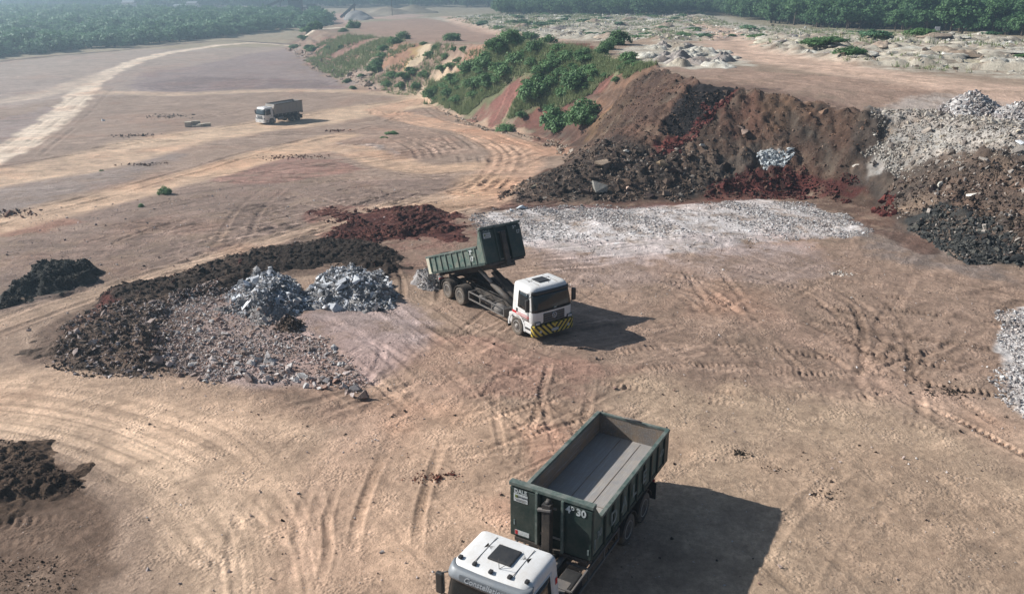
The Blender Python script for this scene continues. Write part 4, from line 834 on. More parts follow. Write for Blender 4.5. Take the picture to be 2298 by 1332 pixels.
def bush(u, v, wpx, lab, hs=1.0, group=None, cat='shrub'):
    p = G((u, v))[0]; d = math.hypot(p[0], p[1]); s_ = wpx * d / F / 2.1; zz = float(terrain(p[:1], p[1:2])[0][0])
    return plant('shrub', BUSH[int(rg.integers(0, 5))], (p[0], p[1], zz - .1), (s_, s_ * .9, s_ * 1.05 * hs), rg.uniform(0, 6.28), lab, cat, group)
bush(1245, 288, 105, 'large leafy green shrub at the foot of the bank, left half of the pair')
bush(1308, 282, 100, 'large leafy green shrub at the foot of the bank, right half of the pair', 1.15)
bush(1205, 222, 95, 'big leafy shrub beside the bare red chute on the slope', 1.1)
bush(1295, 190, 90, 'big leafy shrub high on the slope above the red bank')
bush(972, 216, 52, 'rounded dark shrub at the left tip of the green slope', 1.1)
bush(1383, 183, 26, 'small lone shrub on the tan bank below the crest')
bush(1172, 262, 30, 'low shrub between the red chute and the big shrubs')
bush(1135, 292, 60, 'low green shrub beside the dirt track under the red chute', .6)
for (u, v, s_) in [(1050, 168, 60), (1090, 150, 70), (1120, 125, 70), (1150, 100, 64), (1020, 190, 50), (1065, 200, 55), (1130, 170, 62), (1160, 140, 60), (1195, 115, 54), (1010, 215, 40), (1100, 185, 46), (1240, 180, 50), (1260, 205, 44), (1235, 240, 40)]:
    bush(u, v, s_, 'leafy shrub in the thicket on the left side of the green slope', 1, 'shrubs in the thicket on the slope')
for (u, v, s_) in [(1270, 135, 50), (1310, 130, 44), (1350, 122, 40), (1385, 100, 64), (1365, 112, 44), (1405, 138, 48), (1240, 128, 38), (1430, 150, 30), (1190, 92, 44), (1230, 96, 40)]:
    bush(u, v, s_, 'leafy shrub along the top of the green slope', 1, 'shrubs along the top of the slope')
for (u, v, s_) in [(705, 66, 40), (718, 60, 30), (795, 64, 40), (770, 72, 22), (765, 110, 18), (700, 112, 36), (735, 108, 20), (660, 108, 22), (860, 118, 30), (885, 98, 40), (905, 88, 40), (850, 140, 36), (840, 160, 40), (965, 125, 30), (975, 110, 26), (1020, 112, 22), (1012, 92, 44), (925, 165, 36), (1000, 130, 24), (870, 190, 30), (810, 175, 22), (780, 185, 24), (900, 195, 30), (950, 100, 20), (690, 72, 30), (680, 90, 24), (845, 150, 34), (860, 130, 30), (905, 180, 40), (935, 195, 30), (955, 175, 34), (990, 165, 36), (1010, 150, 30), (1030, 130, 26), (880, 170, 34), (790, 200, 20), (1040, 112, 26)]:
    bush(u, v, s_, 'small shrub growing on the far bank left of the green slope', .85, 'shrubs on the far bank')
SLP = in_poly(D2([(960, 205), (1060, 155), (1140, 100), (1300, 115), (1440, 145), (1330, 190), (1250, 225), (1185, 150), (1085, 215), (1040, 240), (1000, 235)]), 60, rg, None, 0)
for q in SLP:
    s_ = rg.uniform(.6, 1.5); plant('shrub', BUSH[int(rg.integers(0, 5))], (q[0], q[1], float(terrain(q[:1], q[1:])[0][0]) - .1), (s_, s_, s_ * rg.uniform(.6, 1.0)), rg.uniform(0, 6.28), 'small leafy bush in the grass of the green slope', 'shrub', 'small bushes on the green slope')
bush(373, 434, 34, 'small green weed clump beside the lower dirt road', 1.1, None, 'weed')
bush(316, 461, 17, 'tiny green weed below the clump beside the dirt road', 1.2, None, 'weed')
bush(878, 302, 40, 'low green weeds on the island inside the curving track', .4, None, 'weed')
bush(862, 310, 24, 'weed left of the low weeds inside the curving track', .4, None, 'weed')
bush(228, 382, 12, 'tiny weed beside the upper dirt road', .8, None, 'weed')
SCR = [bush_proto(230 + i, 900, .22, M_SCRUB) for i in range(3)]
FP = in_poly(FIELD, 110, rg, None, 0); FZ = terrain(FP[:, 0], FP[:, 1])[0]
for k in range(110):
    s_ = rg.uniform(.7, 2.3); plant('shrub', (SCR + BUSH)[int(rg.integers(0, 8))], (FP[k, 0], FP[k, 1], FZ[k] - .1), (s_ * 1.5, s_, s_ * .6), rg.uniform(0, 6.28), 'low green shrub among the pale waste heaps', 'shrub', 'shrubs among the waste heaps')
CHUTE1 = D2([(1050, 255), (1100, 215), (1170, 165), (1200, 163), (1165, 205), (1140, 260), (1130, 290), (1090, 282)]); CHUTE2 = D2([(1120, 290), (1170, 245), (1210, 235), (1255, 240), (1300, 215), (1350, 185), (1390, 165), (1390, 200), (1320, 245), (1290, 300), (1200, 300)])
# grass of the slope
def grass(name, P, n, hgt, lab, dens=None):
    q = in_poly(P, n, rg, dens, .6); z = terrain(q[:, 0], q[:, 1])[0]; nb = 7; N = n * nb; base = np.repeat(np.column_stack([q, z]), nb, 0)
    base[:, :2] += rg.normal(0, hgt * .35, (N, 2)); a = rg.uniform(0, 6.28, N); dx = np.stack([np.cos(a), np.sin(a), np.zeros(N)], 1); hv = np.repeat(np.exp(rg.normal(0, .45, n)), nb); wd = hgt * .13 * rg.uniform(.6, 1.4, (N, 1))
    lean = rg.normal(0, .45, (N, 2)) * hgt; tip = base + np.column_stack([lean, hgt * hv * rg.uniform(.5, 1.2, N)]); base[:, 2] -= .08
    V = np.stack([base - dx * wd, base + dx * wd, tip], 1).reshape(-1, 3); t = np.repeat(np.repeat(rg.random(n), nb) * .6 + rg.random(N) * .3, 3)
    add(name, mesh_from(name, V, np.arange(N * 3).reshape(-1, 3), M_GRASS, np.repeat(t[:, None], 3, 1), False), None, lab, 'grass', kind='stuff')
grass('grass', D2([(950, 212), (960, 190), (1060, 150), (1140, 95), (1300, 112), (1480, 150), (1390, 178), (1330, 200), (1290, 240), (1230, 280), (1100, 268), (1000, 240)]), 24000, .36, 'dry green grass covering the slope between the shrubs', lambda x, y: (.3 + .7 * smooth(-.4, .3, fbm(x, y, 6, 3, 120))) * ~inside(x, y, CHUTE1) * ~inside(x, y, CHUTE2))
grass('grass', D2([(645, 108), (700, 75), (835, 84), (1010, 102), (1110, 105), (985, 240), (860, 203), (775, 186), (700, 148)]), 4500, .5, 'patchy grass on the far bank left of the green slope', lambda x, y: smooth(-.1, .4, fbm(x, y, 12, 3, 125)))
grass('grass', FIELD, 12000, .45, 'thin grass growing over the field of waste heaps', lambda x, y: smooth(-.15, .4, fbm(x, y, 14, 3, 121)))
# woods
TREES = [tree_proto(300 + i, M_TREE) for i in range(5)]; SCRUB = [tree_proto(320 + i, M_SCRUB, 1000, .17, .2, .95) for i in range(4)]
def wood(P, n, gap, protos, smin, smax, n_ind, label, cat, group, stuff_label, name, zfac=1.0):
    P = np.array(P); q = in_poly(P, n, rg, None, 0); cellk = {}
    keep = []
    for i, p in enumerate(q):
        k = (int(p[0] // gap), int(p[1] // gap))
        if k not in cellk: cellk[k] = 1; keep.append(i)
    q = q[keep]; d = np.hypot(q[:, 0], q[:, 1]); vis = np.abs(np.arctan2(q[:, 0], q[:, 1])) < R(35); q = q[np.argsort(d + 1e6 * (~vis))]
    z = terrain(q[:, 0], q[:, 1])[0]
    for i in range(min(n_ind, len(q))):
        s_ = rg.uniform(smin, smax); plant(name, protos[int(rg.integers(0, len(protos)))], (q[i, 0], q[i, 1], z[i]), (s_, s_, s_ * rg.uniform(.8, 1.15) * zfac), rg.uniform(0, 6.28), label, cat, group, ('crown', 'trunk'))
    rest = np.column_stack([q, z])[n_ind:]
    if not len(rest): return
    src = [o for o in bpy.data.objects if o.name.startswith('crown') and o.data in [p[0] for p in protos]]; srcs = []
    for p in protos: srcs.append(next(o for o in src if o.data == p[0]))
    me = bpy.data.meshes.new('wood_points'); me.vertices.add(len(rest)); me.vertices.foreach_set('co', rest.astype(np.float32).ravel())
    o = add('woodland', me, None, stuff_label, 'woodland', kind='stuff')
    ng = bpy.data.node_groups.new('woodland', 'GeometryNodeTree'); ng.interface.new_socket('Geometry', in_out='INPUT', socket_type='NodeSocketGeometry'); ng.interface.new_socket('Geometry', in_out='OUTPUT', socket_type='NodeSocketGeometry')
    N_ = ng.nodes; gi = N_.new('NodeGroupInput'); go = N_.new('NodeGroupOutput'); ip = N_.new('GeometryNodeInstanceOnPoints'); jg = N_.new('GeometryNodeJoinGeometry')
    for s_o in srcs:
        oi = N_.new('GeometryNodeObjectInfo'); oi.inputs['Object'].default_value = s_o; oi.inputs['As Instance'].default_value = True; ng.links.new(oi.outputs['Geometry'], jg.inputs[0])
    ip.inputs['Pick Instance'].default_value = True
    rv = N_.new('FunctionNodeRandomValue'); rv.data_type = 'FLOAT_VECTOR'; rv.inputs[0].default_value = (0, 0, 0); rv.inputs[1].default_value = (0, 0, 6.28)
    rs = N_.new('FunctionNodeRandomValue'); rs.data_type = 'FLOAT'; rs.inputs[2].default_value = smin; rs.inputs[3].default_value = smax; rs.inputs['Seed'].default_value = 4
    ng.links.new(gi.outputs[0], ip.inputs['Points']); ng.links.new(jg.outputs[0], ip.inputs['Instance']); ng.links.new(rv.outputs[0], ip.inputs['Rotation']); ng.links.new(rs.outputs[1], ip.inputs['Scale']); ng.links.new(ip.outputs[0], go.inputs[0])
    md = o.modifiers.new('woodland', 'NODES'); md.node_group = ng
    print(name, len(q))
rw_ = D2([(1540, 22), (1700, 50), (1850, 64), (2000, 72), (2298, 82), (2600, 100)])
wood([rw_[0], rw_[1], rw_[2], rw_[3], rw_[4], (240, 230), (420, 300), (420, 700), (60, 760), (70, 480)], 9000, 4.6, TREES, 2.8, 6.6, 260, 'broadleaf tree in the dark wood beyond the waste field', 'tree', 'trees of the wood on the right', 'dark broadleaf wood stretching away on the right', 'broadleaf_tree')
lw_ = D2([(-500, 172), (-100, 144), (0, 132), (300, 106), (500, 86), (680, 66)])
lw_ = [(p[0] - 4, p[1] + 6) for p in lw_]
wood(lw_ + [(-80, 360), (-95, 460), (-230, 520), (-420, 620), (-700, 700), (-600, 300)], 22000, 4.2, SCRUB, 1.7, 5.8, 290, 'light green scrub tree in the low wood on the left', 'tree', 'trees of the scrub on the left', 'light green scrub wood stretching away on the left', 'scrub_tree', .85)
wood([(-900, 800), (-420, 700), (-250, 660), (-120, 680), (0, 640), (110, 780), (400, 820), (400, 1300), (-900, 1300)], 9000, 8, TREES[:3], 5, 8, 3, 'tall dark tree on the far skyline behind the quarry yard', 'tree', 'far skyline trees', 'distant band of dark trees behind the quarry yard', 'skyline_tree')
wood([(-6, 430), (60, 400), (95, 420), (110, 520), (60, 600), (-10, 560)], 900, 5, TREES[:3], 3.2, 5, 40, 'dark tree in the grove behind the waste field', 'tree', 'grove behind the waste field', 'dark grove behind the waste field', 'broadleaf_tree')

# ------------------------------------------------------------------ far quarry yard and small things
def bx(c, s): return [(c[0] + i * s[0] / 2, c[1] + j * s[1] / 2, c[2] + k * s[2] / 2) for i in (-1, 1) for j in (-1, 1) for k in (-1, 1)]
BF = [(0, 1, 3, 2), (4, 6, 7, 5), (0, 4, 5, 1), (2, 3, 7, 6), (0, 2, 6, 4), (1, 5, 7, 3)]
def boxes(name, L, mat, parent=None, **kw):
    V, Fc = [], []
    for c, s in L:
        o = len(V); V += bx(c, s); Fc += [tuple(i + o for i in f) for f in BF]
    me = mesh_from(name, V, Fc, mat, None, False); return add(name, me, parent, **kw)
M_WHITE = mat_plain('weathered_white', (.62, .62, .60), .7, 0, .3, .25, 1.2); M_STEEL = mat_plain('grey_steel', (.16, .17, .18), .6, .3, .4, .3, 2); M_DARKW = mat_plain('dark_opening', (.02, .022, .025), .4); M_ROOF = mat_plain('sheet_roof', (.34, .35, .36), .5, .2, .4, .3, 1); M_CONC = mat_plain('old_concrete', (.50, .45, .36), .9, 0, .2, .3, 3)
def shed(u, v, wd, dp, h, lab, yd):
    d_ = rays((u, v))[0]; x, y = d_[0] / d_[1] * yd, yd; z = float(terrain(np.array([x]), np.array([y]))[0][0])
    e = empty('shed', (x, y, z), label=lab, cat='building'); boxes('wall', [((0, 0, h / 2), (wd, dp, h))], M_WHITE, e)
    V = [(-wd * .53, -dp * .55, h), (wd * .53, -dp * .55, h), (wd * .53, 0, h * 1.3), (-wd * .53, 0, h * 1.3), (-wd * .53, dp * .55, h), (wd * .53, dp * .55, h)]
    V = V + [(a, b, c + .25) for a, b, c in V]; add('roof', mesh_from('roof', V, [(0, 3, 2, 1), (3, 4, 5, 2), (6, 7, 8, 9), (9, 8, 11, 10), (0, 1, 7, 6), (4, 10, 11, 5)], M_ROOF, None, False), e)
    boxes('door', [((wd * .2, -dp / 2 - .03, h * .35), (wd * .18, .06, h * .7))], M_DARKW, e)
    for k in (-.32, -.08): boxes('window', [((wd * k, -dp / 2 - .03, h * .55), (wd * .14, .06, h * .3))], M_DARKW, e)
shed(290, 8, 8, 6, 5.5, 'small white shed at the far left behind the scrub', 620)
shed(350, 3, 14, 7, 4.5, 'long white shed right of the small far shed', 680)
shed(410, 9, 12, 5, 3, 'low white shed roof among far trees', 640)
shed(432, 9, 7, 5, 4.5, 'small white hut left of the quarry conveyors', 640)
def gcone(u, yd, rad, h, pal, lab, seed):
    d_ = rays((u, 40))[0]; x = d_[0] / d_[1] * yd; a = np.linspace(0, 2 * math.pi, 33)[:-1]; k = np.linspace(0, 1, 14); A_, K_ = np.meshgrid(a, k)
    X = np.cos(A_) * K_; Y = np.sin(A_) * K_; o_ = rad * (1 + .2 * fbm(X + seed, Y, .8, 2, seed)); X = (X * o_).ravel(); Y = (Y * o_).ravel(); K = K_.ravel(); z = h * (1 - K ** 1.1) + .1 * h * fbm(X, Y, rad * .4, 3, seed) * (K < .95) - .4 * (K > .95)
    i = (np.arange(13)[:, None] * 32 + np.arange(32)[None, :]); j = np.roll(i, -1, 1); q = np.stack([i.ravel(), j.ravel(), j.ravel() + 32, i.ravel() + 32], 1)[:, ::-1]
    z0 = float(terrain(np.array([x]), np.array([yd]))[0][0]); add('gravel_heap', mesh_from('gravel_heap', np.stack([X, Y, z], 1), q, mat_earth('earth_heap', .6, .32, 1.3, False), mixcol(pal, .5 + .5 * fbm(X, Y, rad * .4, 3, seed + 1))), None, lab, 'gravel heap', loc=(x, yd, z0))
GP = [(120, 120, 122), (150, 148, 146), (172, 168, 160)]
gcone(800, 455, 9, 5.5, GP, 'grey gravel cone under the slanted far conveyor', 1)
gcone(545, 470, 16, 4, [(130, 124, 116), (160, 152, 142), (178, 168, 156)], 'wide pale gravel heap at the left of the quarry yard', 2)
gcone(605, 440, 10, 4, GP, 'low gravel heap in front of the quarry plant', 3)
gcone(870, 500, 18, 5, [(130, 120, 106), (160, 148, 130), (176, 164, 146)], 'large pale earth mound behind the lone pole', 4)
gcone(930, 520, 16, 4.5, [(120, 112, 98), (150, 140, 120), (168, 156, 136)], 'pale earth mound right of the lone pole', 5)
gcone(700, 480, 11, 4.5, GP, 'grey gravel heap right of the quarry plant', 6)
def conveyor(u0, u1, yd, h0, h1, lab):
    a = rays((u0, 40))[0]; b = rays((u1, 40))[0]; xa, xb = a[0] / a[1] * yd, b[0] / b[1] * yd; z = float(terrain(np.array([xa]), np.array([yd]))[0][0])
    e = empty('conveyor', (xa, yd, z), label=lab, cat='conveyor'); L = xb - xa; ang = math.atan2(h1 - h0, L); ln = math.hypot(L, h1 - h0)
    g = boxes('boom', [((0, 0, 0), (ln, 1.6, 1.1))], M_STEEL, e, loc=(L / 2, 0, (h0 + h1) / 2), rot=(0, -ang, 0)); boxes('belt', [((0, 0, .65), (ln, 1.2, .12))], M_DARKW, g)
    for k in (.25, .6, .9):
        hh = h0 + (h1 - h0) * k - .5; boxes('support_leg', [((L * k, -.7, hh / 2), (.4, .3, hh)), ((L * k, .7, hh / 2), (.4, .3, hh))], M_STEEL, e)
conveyor(765, 800, 458, 1, 7.5, 'slanted conveyor feeding the grey gravel cone'); conveyor(560, 640, 490, 2, 9, 'long grey conveyor at the left of the quarry plant'); conveyor(700, 655, 500, 1.5, 8, 'grey conveyor leaning left behind the quarry plant')
d_ = rays((665, 30))[0]; px_ = d_[0] / d_[1] * 485; e = empty('crusher_plant', (px_, 485, float(terrain(np.array([px_]), np.array([485.]))[0][0])), label='grey steel crusher plant in the far quarry yard', cat='plant')
boxes('tower', [((0, 0, 4.5), (7, 5, 9))], M_STEEL, e); boxes('hopper', [((9, 0, 5.5), (5, 4, 3))], M_STEEL, e); boxes('screen_house', [((-10, 1, 3.5), (8, 5, 3))], M_ROOF, e); boxes('walkway', [((-2, -3, 5), (22, .8, .5))], M_STEEL, e)
for k in (-13, -7, 7, 11): boxes('support_leg', [((k, -1.5, 2.2), (.5, .5, 4.4)), ((k, 1.5, 2.2), (.5, .5, 4.4))], M_STEEL, e)
for k in range(4): boxes('control_cabin', [((-20 + 13 * k, -7, 1.3), (2.6, 2, 2.6))], M_WHITE, e)
d_ = rays((880, 28))[0]; px_ = d_[0] / d_[1] * 470; zz = float(terrain(np.array([px_]), np.array([470.]))[0][0]); e = empty('utility_pole', (px_, 470, zz), label='lone utility pole at the far edge of the plateau', cat='pole')
add('mast', mesh_from('mast', *limb((0, 0, -.5), (0, 0, 11), .22, .14, 8), M_BARK), e); boxes('crossarm', [((0, 0, 10.2), (2.4, .15, .2))], M_BARK, e)
p = G((2101, 82))[0]; zz = float(terrain(p[:1], p[1:2])[0][0]); e = empty('signboard', (p[0], p[1], zz), label='small blank white board on a post before the right wood', cat='sign')
boxes('board', [((0, -.05, 1.75), (1.2, .06, .9))], mat_plain('sign_white', (.8, .8, .8), .5), e); boxes('post', [((0, 0, .8), (.09, .09, 2.2))], M_BARK, e)
p = G((444, 285))[0]; zz = float(terrain(p[:1], p[1:2])[0][0]); e = empty('concrete_remains', (p[0], p[1], zz), label='cream concrete blocks of a demolished pit on the open floor', cat='concrete blocks')
for c_, s_, rz in [((-1.25, -.2, .35), (.95, .7, .85), .1), ((-.3, .5, .35), (1.1, .35, .95), .25), ((.55, -.1, .2), (.9, .6, .5), -.2), ((1.35, .2, .22), (1.0, .5, .55), .1), ((0, -.5, .12), (1.2, .5, .35), .3)]:
    b = boxes('concrete_block', [((0, 0, 0), s_)], M_CONC, e, loc=c_, rot=(.05, -.04, rz))
p = G((235, 273))[0]; add('rubble_chunk', chunk_data(3, (226, 226, 226)), None, 'single white block lying on the left dirt plain', 'rubble', loc=(p[0], p[1], float(terrain(p[:1], p[1:2])[0][0]) + .2), scale=(.9, .6, .7))
# ------------------------------------------------------------------ trucks
class MB:
    def __init__(s): s.bm = bmesh.new()
    def box(s, c, d, bev=0, rot=None, seg=2):
        r = bmesh.ops.create_cube(s.bm, size=1); vs_ = r['verts']
        for v in vs_: v.co = Vector((v.co.x * d[0], v.co.y * d[1], v.co.z * d[2]))
        if bev:
            es = list({e for v in vs_ for e in v.link_edges}); rb = bmesh.ops.bevel(s.bm, geom=es, offset=bev, segments=seg, profile=.6, affect='EDGES'); vs_ = list({v for f in rb['faces'] for v in f.verts} | {v for v in vs_ if v.is_valid})
        if rot: bmesh.ops.rotate(s.bm, verts=vs_, cent=(0, 0, 0), matrix=Matrix.Rotation(rot[1], 3, rot[0]))
        bmesh.ops.translate(s.bm, verts=vs_, vec=c); return s
    def prism(s, P, y0, y1):                             # outline in x,z extruded along y
        a = [s.bm.verts.new((p[0], y0, p[1])) for p in P]; b = [s.bm.verts.new((p[0], y1, p[1])) for p in P]; n = len(P)
        fs = [s.bm.faces.new(a), s.bm.faces.new(b[::-1])] + [s.bm.faces.new((a[i], b[i], b[(i + 1) % n], a[(i + 1) % n])) for i in range(n)]
        bmesh.ops.recalc_face_normals(s.bm, faces=fs); return s
    def plan(s, P, z0, z1):                              # outline in x,y extruded along z
        a = [s.bm.verts.new((p[0], p[1], z0)) for p in P]; b = [s.bm.verts.new((p[0], p[1], z1)) for p in P]; n = len(P)
        fs = [s.bm.faces.new(a), s.bm.faces.new(b[::-1])] + [s.bm.faces.new((a[i], b[i], b[(i + 1) % n], a[(i + 1) % n])) for i in range(n)]
        bmesh.ops.recalc_face_normals(s.bm, faces=fs); return s
    def tube(s, p0, p1, r, k=8, r1=None):
        p0 = Vector(p0); p1 = Vector(p1); d = p1 - p0; q = d.to_track_quat('Z', 'Y').to_matrix(); r1 = r if r1 is None else r1
        a = [s.bm.verts.new(p0 + q @ Vector((r * math.cos(t), r * math.sin(t), 0))) for t in np.arange(k) * 2 * math.pi / k]; b = [s.bm.verts.new(p1 + q @ Vector((r1 * math.cos(t), r1 * math.sin(t), 0))) for t in np.arange(k) * 2 * math.pi / k]
        fs = [s.bm.faces.new((a[i], a[(i + 1) % k], b[(i + 1) % k], b[i])) for i in range(k)] + [s.bm.faces.new(a[::-1]), s.bm.faces.new(b)]
        for f in fs[:k]: f.smooth = True
        return s
    def lathe(s, prof, c, k=36):                         # (y, radius) pairs turned about the y axis
        rings = [[s.bm.verts.new((c[0] + r * math.cos(t), c[1] + y, c[2] + r * math.sin(t))) for t in np.arange(k) * 2 * math.pi / k] for y, r in prof]; fs = []
        for a, b in zip(rings[:-1], rings[1:]):
            for i in range(k): fs.append(s.bm.faces.new((a[i], a[(i + 1) % k], b[(i + 1) % k], b[i])))
        fs += [s.bm.faces.new(rings[0][::-1]), s.bm.faces.new(rings[-1])]
        for f in fs: f.smooth = True
        bmesh.ops.recalc_face_normals(s.bm, faces=fs); return s
    def arc(s, c, r0, r1, a0, a1, y0, y1, k=14):         # curved plate round a wheel
        P = [(c[0] + r1 * math.cos(t), c[1] + r1 * math.sin(t)) for t in np.linspace(a0, a1, k)] + [(c[0] + r0 * math.cos(t), c[1] + r0 * math.sin(t)) for t in np.linspace(a1, a0, k)]
        return s.prism(P, y0, y1)
    def build(s, name, mat, parent, smoothed=False, **kw):
        me = bpy.data.meshes.new(name); s.bm.to_mesh(me); s.bm.free(); me.materials.append(mat)
        if smoothed:
            me.polygons.foreach_set('use_smooth', [True] * len(me.polygons)); me.set_sharp_from_angle(angle=R(40))
        return add(name, me, parent, **kw)
def mat_paint(name, c, dust=(.32, .25, .19), amt=.25, rough=.38, metal=0., scratch=.0, zlow=None):
    """paint with settled dust and wear; zlow adds mud below that height of the part"""
    m = bpy.data.materials.new(name); nt, n, l = nodes(m); b = n['Principled BSDF']; b.inputs['Metallic'].default_value = metal
    geo = n.new('ShaderNodeTexCoord'); f = noise_node(n, l, geo.outputs['Object'], 2.3, 7, .68); g = noise_node(n, l, geo.outputs['Object'], 14, 5, .7)
    k = maprange(n, l, f, .38, .78, 0, amt * 1.6); k2 = maprange(n, l, g, .35, .8, 0, amt * .8); a = n.new('ShaderNodeMath'); a.operation = 'ADD'; a.use_clamp = True; l.new(k, a.inputs[0]); l.new(k2, a.inputs[1]); kk = a.outputs[0]
    if zlow:
        sx = n.new('ShaderNodeSeparateXYZ'); l.new(geo.outputs['Object'], sx.inputs[0]); z = maprange(n, l, sx.outputs['Z'], zlow, zlow * .35, 0, .7); mm = n.new('ShaderNodeMath'); mm.operation = 'MULTIPLY_ADD'; mm.use_clamp = True; l.new(z, mm.inputs[0]); l.new(f, mm.inputs[1]); l.new(kk, mm.inputs[2]); kk = mm.outputs[0]
    mx = n.new('ShaderNodeMix'); mx.data_type = 'RGBA'; mx.inputs[6].default_value = (*c, 1); mx.inputs[7].default_value = (*dust, 1); l.new(kk, mx.inputs[0]); out = mx.outputs[2]
    if scratch:
        mp = n.new('ShaderNodeMapping'); mp.inputs['Scale'].default_value = (1.2, 22, 14); l.new(geo.outputs['Object'], mp.inputs[0]); s_ = noise_node(n, l, mp.outputs[0], 1.0, 6, .7); q = maprange(n, l, s_, .5, .72, 0, scratch); m2 = n.new('ShaderNodeMix'); m2.data_type = 'RGBA'; l.new(q, m2.inputs[0]); l.new(out, m2.inputs[6]); m2.inputs[7].default_value = (.42, .41, .40, 1); out = m2.outputs[2]
    l.new(out, b.inputs['Base Color']); r_ = maprange(n, l, kk, 0, .6, rough, .9); l.new(r_, b.inputs['Roughness']); return m
T_WHITE = mat_paint('cab_white', (.74, .74, .73), (.46, .39, .31), .26, .3, zlow=None); T_LOW = mat_paint('cab_white_lower', (.74, .74, .73), (.38, .30, .23), .35, .4)
T_GREEN_SHADE = mat_paint('bin_green_shaded', (.006, .028, .025), (.17, .15, .12), .18, .5); T_GREEN_SUN = mat_paint('bin_green_sunlit', (.022, .085, .072), (.28, .25, .20), .45, .5); T_RAIL = mat_paint('bin_green_rail', (.030, .070, .058), (.30, .29, .26), .40, .5)  # one green paint: shade put into the front-wall colour, sunlight into the side colour
T_INNER = mat_paint('bin_inner_steel', (.17, .165, .165), (.30, .22, .15), .7, .55, .3, .6); T_FLOOR = mat_paint('bin_floor_steel', (.30, .29, .29), (.38, .33, .27), .42, .5, .25, 1.0); T_CREAM = mat_paint('cream_plate', (.62, .58, .45), (.40, .34, .26), .3, .6)
T_BLACK = mat_paint('chassis_black', (.018, .018, .019), (.22, .17, .13), .28, .6); T_GREY = mat_paint('chassis_grey', (.10, .10, .105), (.26, .21, .16), .35, .6); T_PLAS = mat_paint('black_plastic', (.022, .023, .025), (.20, .17, .14), .10, .45); T_VISOR = mat_paint('visor_grey', (.18, .20, .22), (.3, .27, .23), .12, .4)
T_TYRE = mat_paint('tyre_rubber', (.022, .021, .021), (.24, .19, .145), .55, .85); T_RIM = mat_paint('rim_steel', (.36, .35, .34), (.26, .20, .15), .5, .5, .3); T_CHROME = mat_plain('chrome', (.7, .7, .72), .25, .9); T_LAMP = mat_plain('lamp_glass', (.55, .56, .58), .1, .2, .8); T_RED = mat_plain('red_mark', (.55, .03, .035), .45); T_AMBER = mat_plain('amber_lens', (.6, .2, .02), .3); T_MARK = mat_paint('white_mark', (.72, .74, .73), (.1, .14, .13), .45, .6); T_GHOST = mat_paint('worn_mark', (.30, .34, .34), (.05, .09, .08), .5, .6); T_TEXTG = mat_plain('visor_letters', (.36, .38, .40), .5)
def mat_glass():
    m = bpy.data.materials.new('tinted_glass'); nt, n, l = nodes(m); b = n['Principled BSDF']; b.inputs['Base Color'].default_value = (.012, .016, .018, 1); b.inputs['Roughness'].default_value = .06; b.inputs['Specular IOR Level'].default_value = .6; return m
T_GLASS = mat_glass()
def mat_stripes():
    m = bpy.data.materials.new('hazard_stripes'); nt, n, l = nodes(m); b = n['Principled BSDF']; tc = n.new('ShaderNodeTexCoord'); sx = n.new('ShaderNodeSeparateXYZ'); l.new(tc.outputs['Object'], sx.inputs[0])
    ab = n.new('ShaderNodeMath'); ab.operation = 'ABSOLUTE'; l.new(sx.outputs['Y'], ab.inputs[0]); xx = n.new('ShaderNodeMath'); xx.operation = 'MULTIPLY_ADD'; l.new(sx.outputs['X'], xx.inputs[0]); xx.inputs[1].default_value = -.8; l.new(ab.outputs[0], xx.inputs[2])
    ad = n.new('ShaderNodeMath'); ad.operation = 'SUBTRACT'; l.new(xx.outputs[0], ad.inputs[0]); l.new(sx.outputs['Z'], ad.inputs[1]); md = n.new('ShaderNodeMath'); md.operation = 'PINGPONG'; l.new(ad.outputs[0], md.inputs[0]); md.inputs[1].default_value = .15
    g = maprange(n, l, md.outputs[0], .068, .078, 0, 1); f = noise_node(n, l, tc.outputs['Object'], 9, 5, .7); d = maprange(n, l, f, .45, .8, 0, .5)
    mx = n.new('ShaderNodeMix'); mx.data_type = 'RGBA'; l.new(g, mx.inputs[0]); mx.inputs[6].default_value = (.015, .015, .015, 1); mx.inputs[7].default_value = (.62, .46, .06, 1); m2 = n.new('ShaderNodeMix'); m2.data_type = 'RGBA'; l.new(d, m2.inputs[0]); l.new(mx.outputs[2], m2.inputs[6]); m2.inputs[7].default_value = (.22, .17, .12, 1); l.new(m2.outputs[2], b.inputs['Base Color']); b.inputs['Roughness'].default_value = .55; return m
T_STRIPE = mat_stripes()
def lettering(name, txt, size, mat, parent, origin, X, Y, spacing=1.0, bold=0.0, shear=0.0):
    cu = bpy.data.curves.new('lettering', 'FONT'); cu.body = txt; cu.size = size; cu.extrude = .004; cu.align_x = 'CENTER'; cu.align_y = 'CENTER'; cu.space_character = spacing; cu.offset = bold; cu.shear = shear; cu.resolution_u = 3
    to = bpy.data.objects.new('lettering_tmp', cu); me = bpy.data.meshes.new_from_object(to); bpy.data.objects.remove(to); bpy.data.curves.remove(cu)
    me.materials.clear(); me.materials.append(mat); X = Vector(X).normalized(); Y = Vector(Y).normalized(); N = X.cross(Y); M = Matrix((X, Y, N)).transposed().to_4x4(); M.translation = Vector(origin); me.transform(M); return add(name, me, parent)

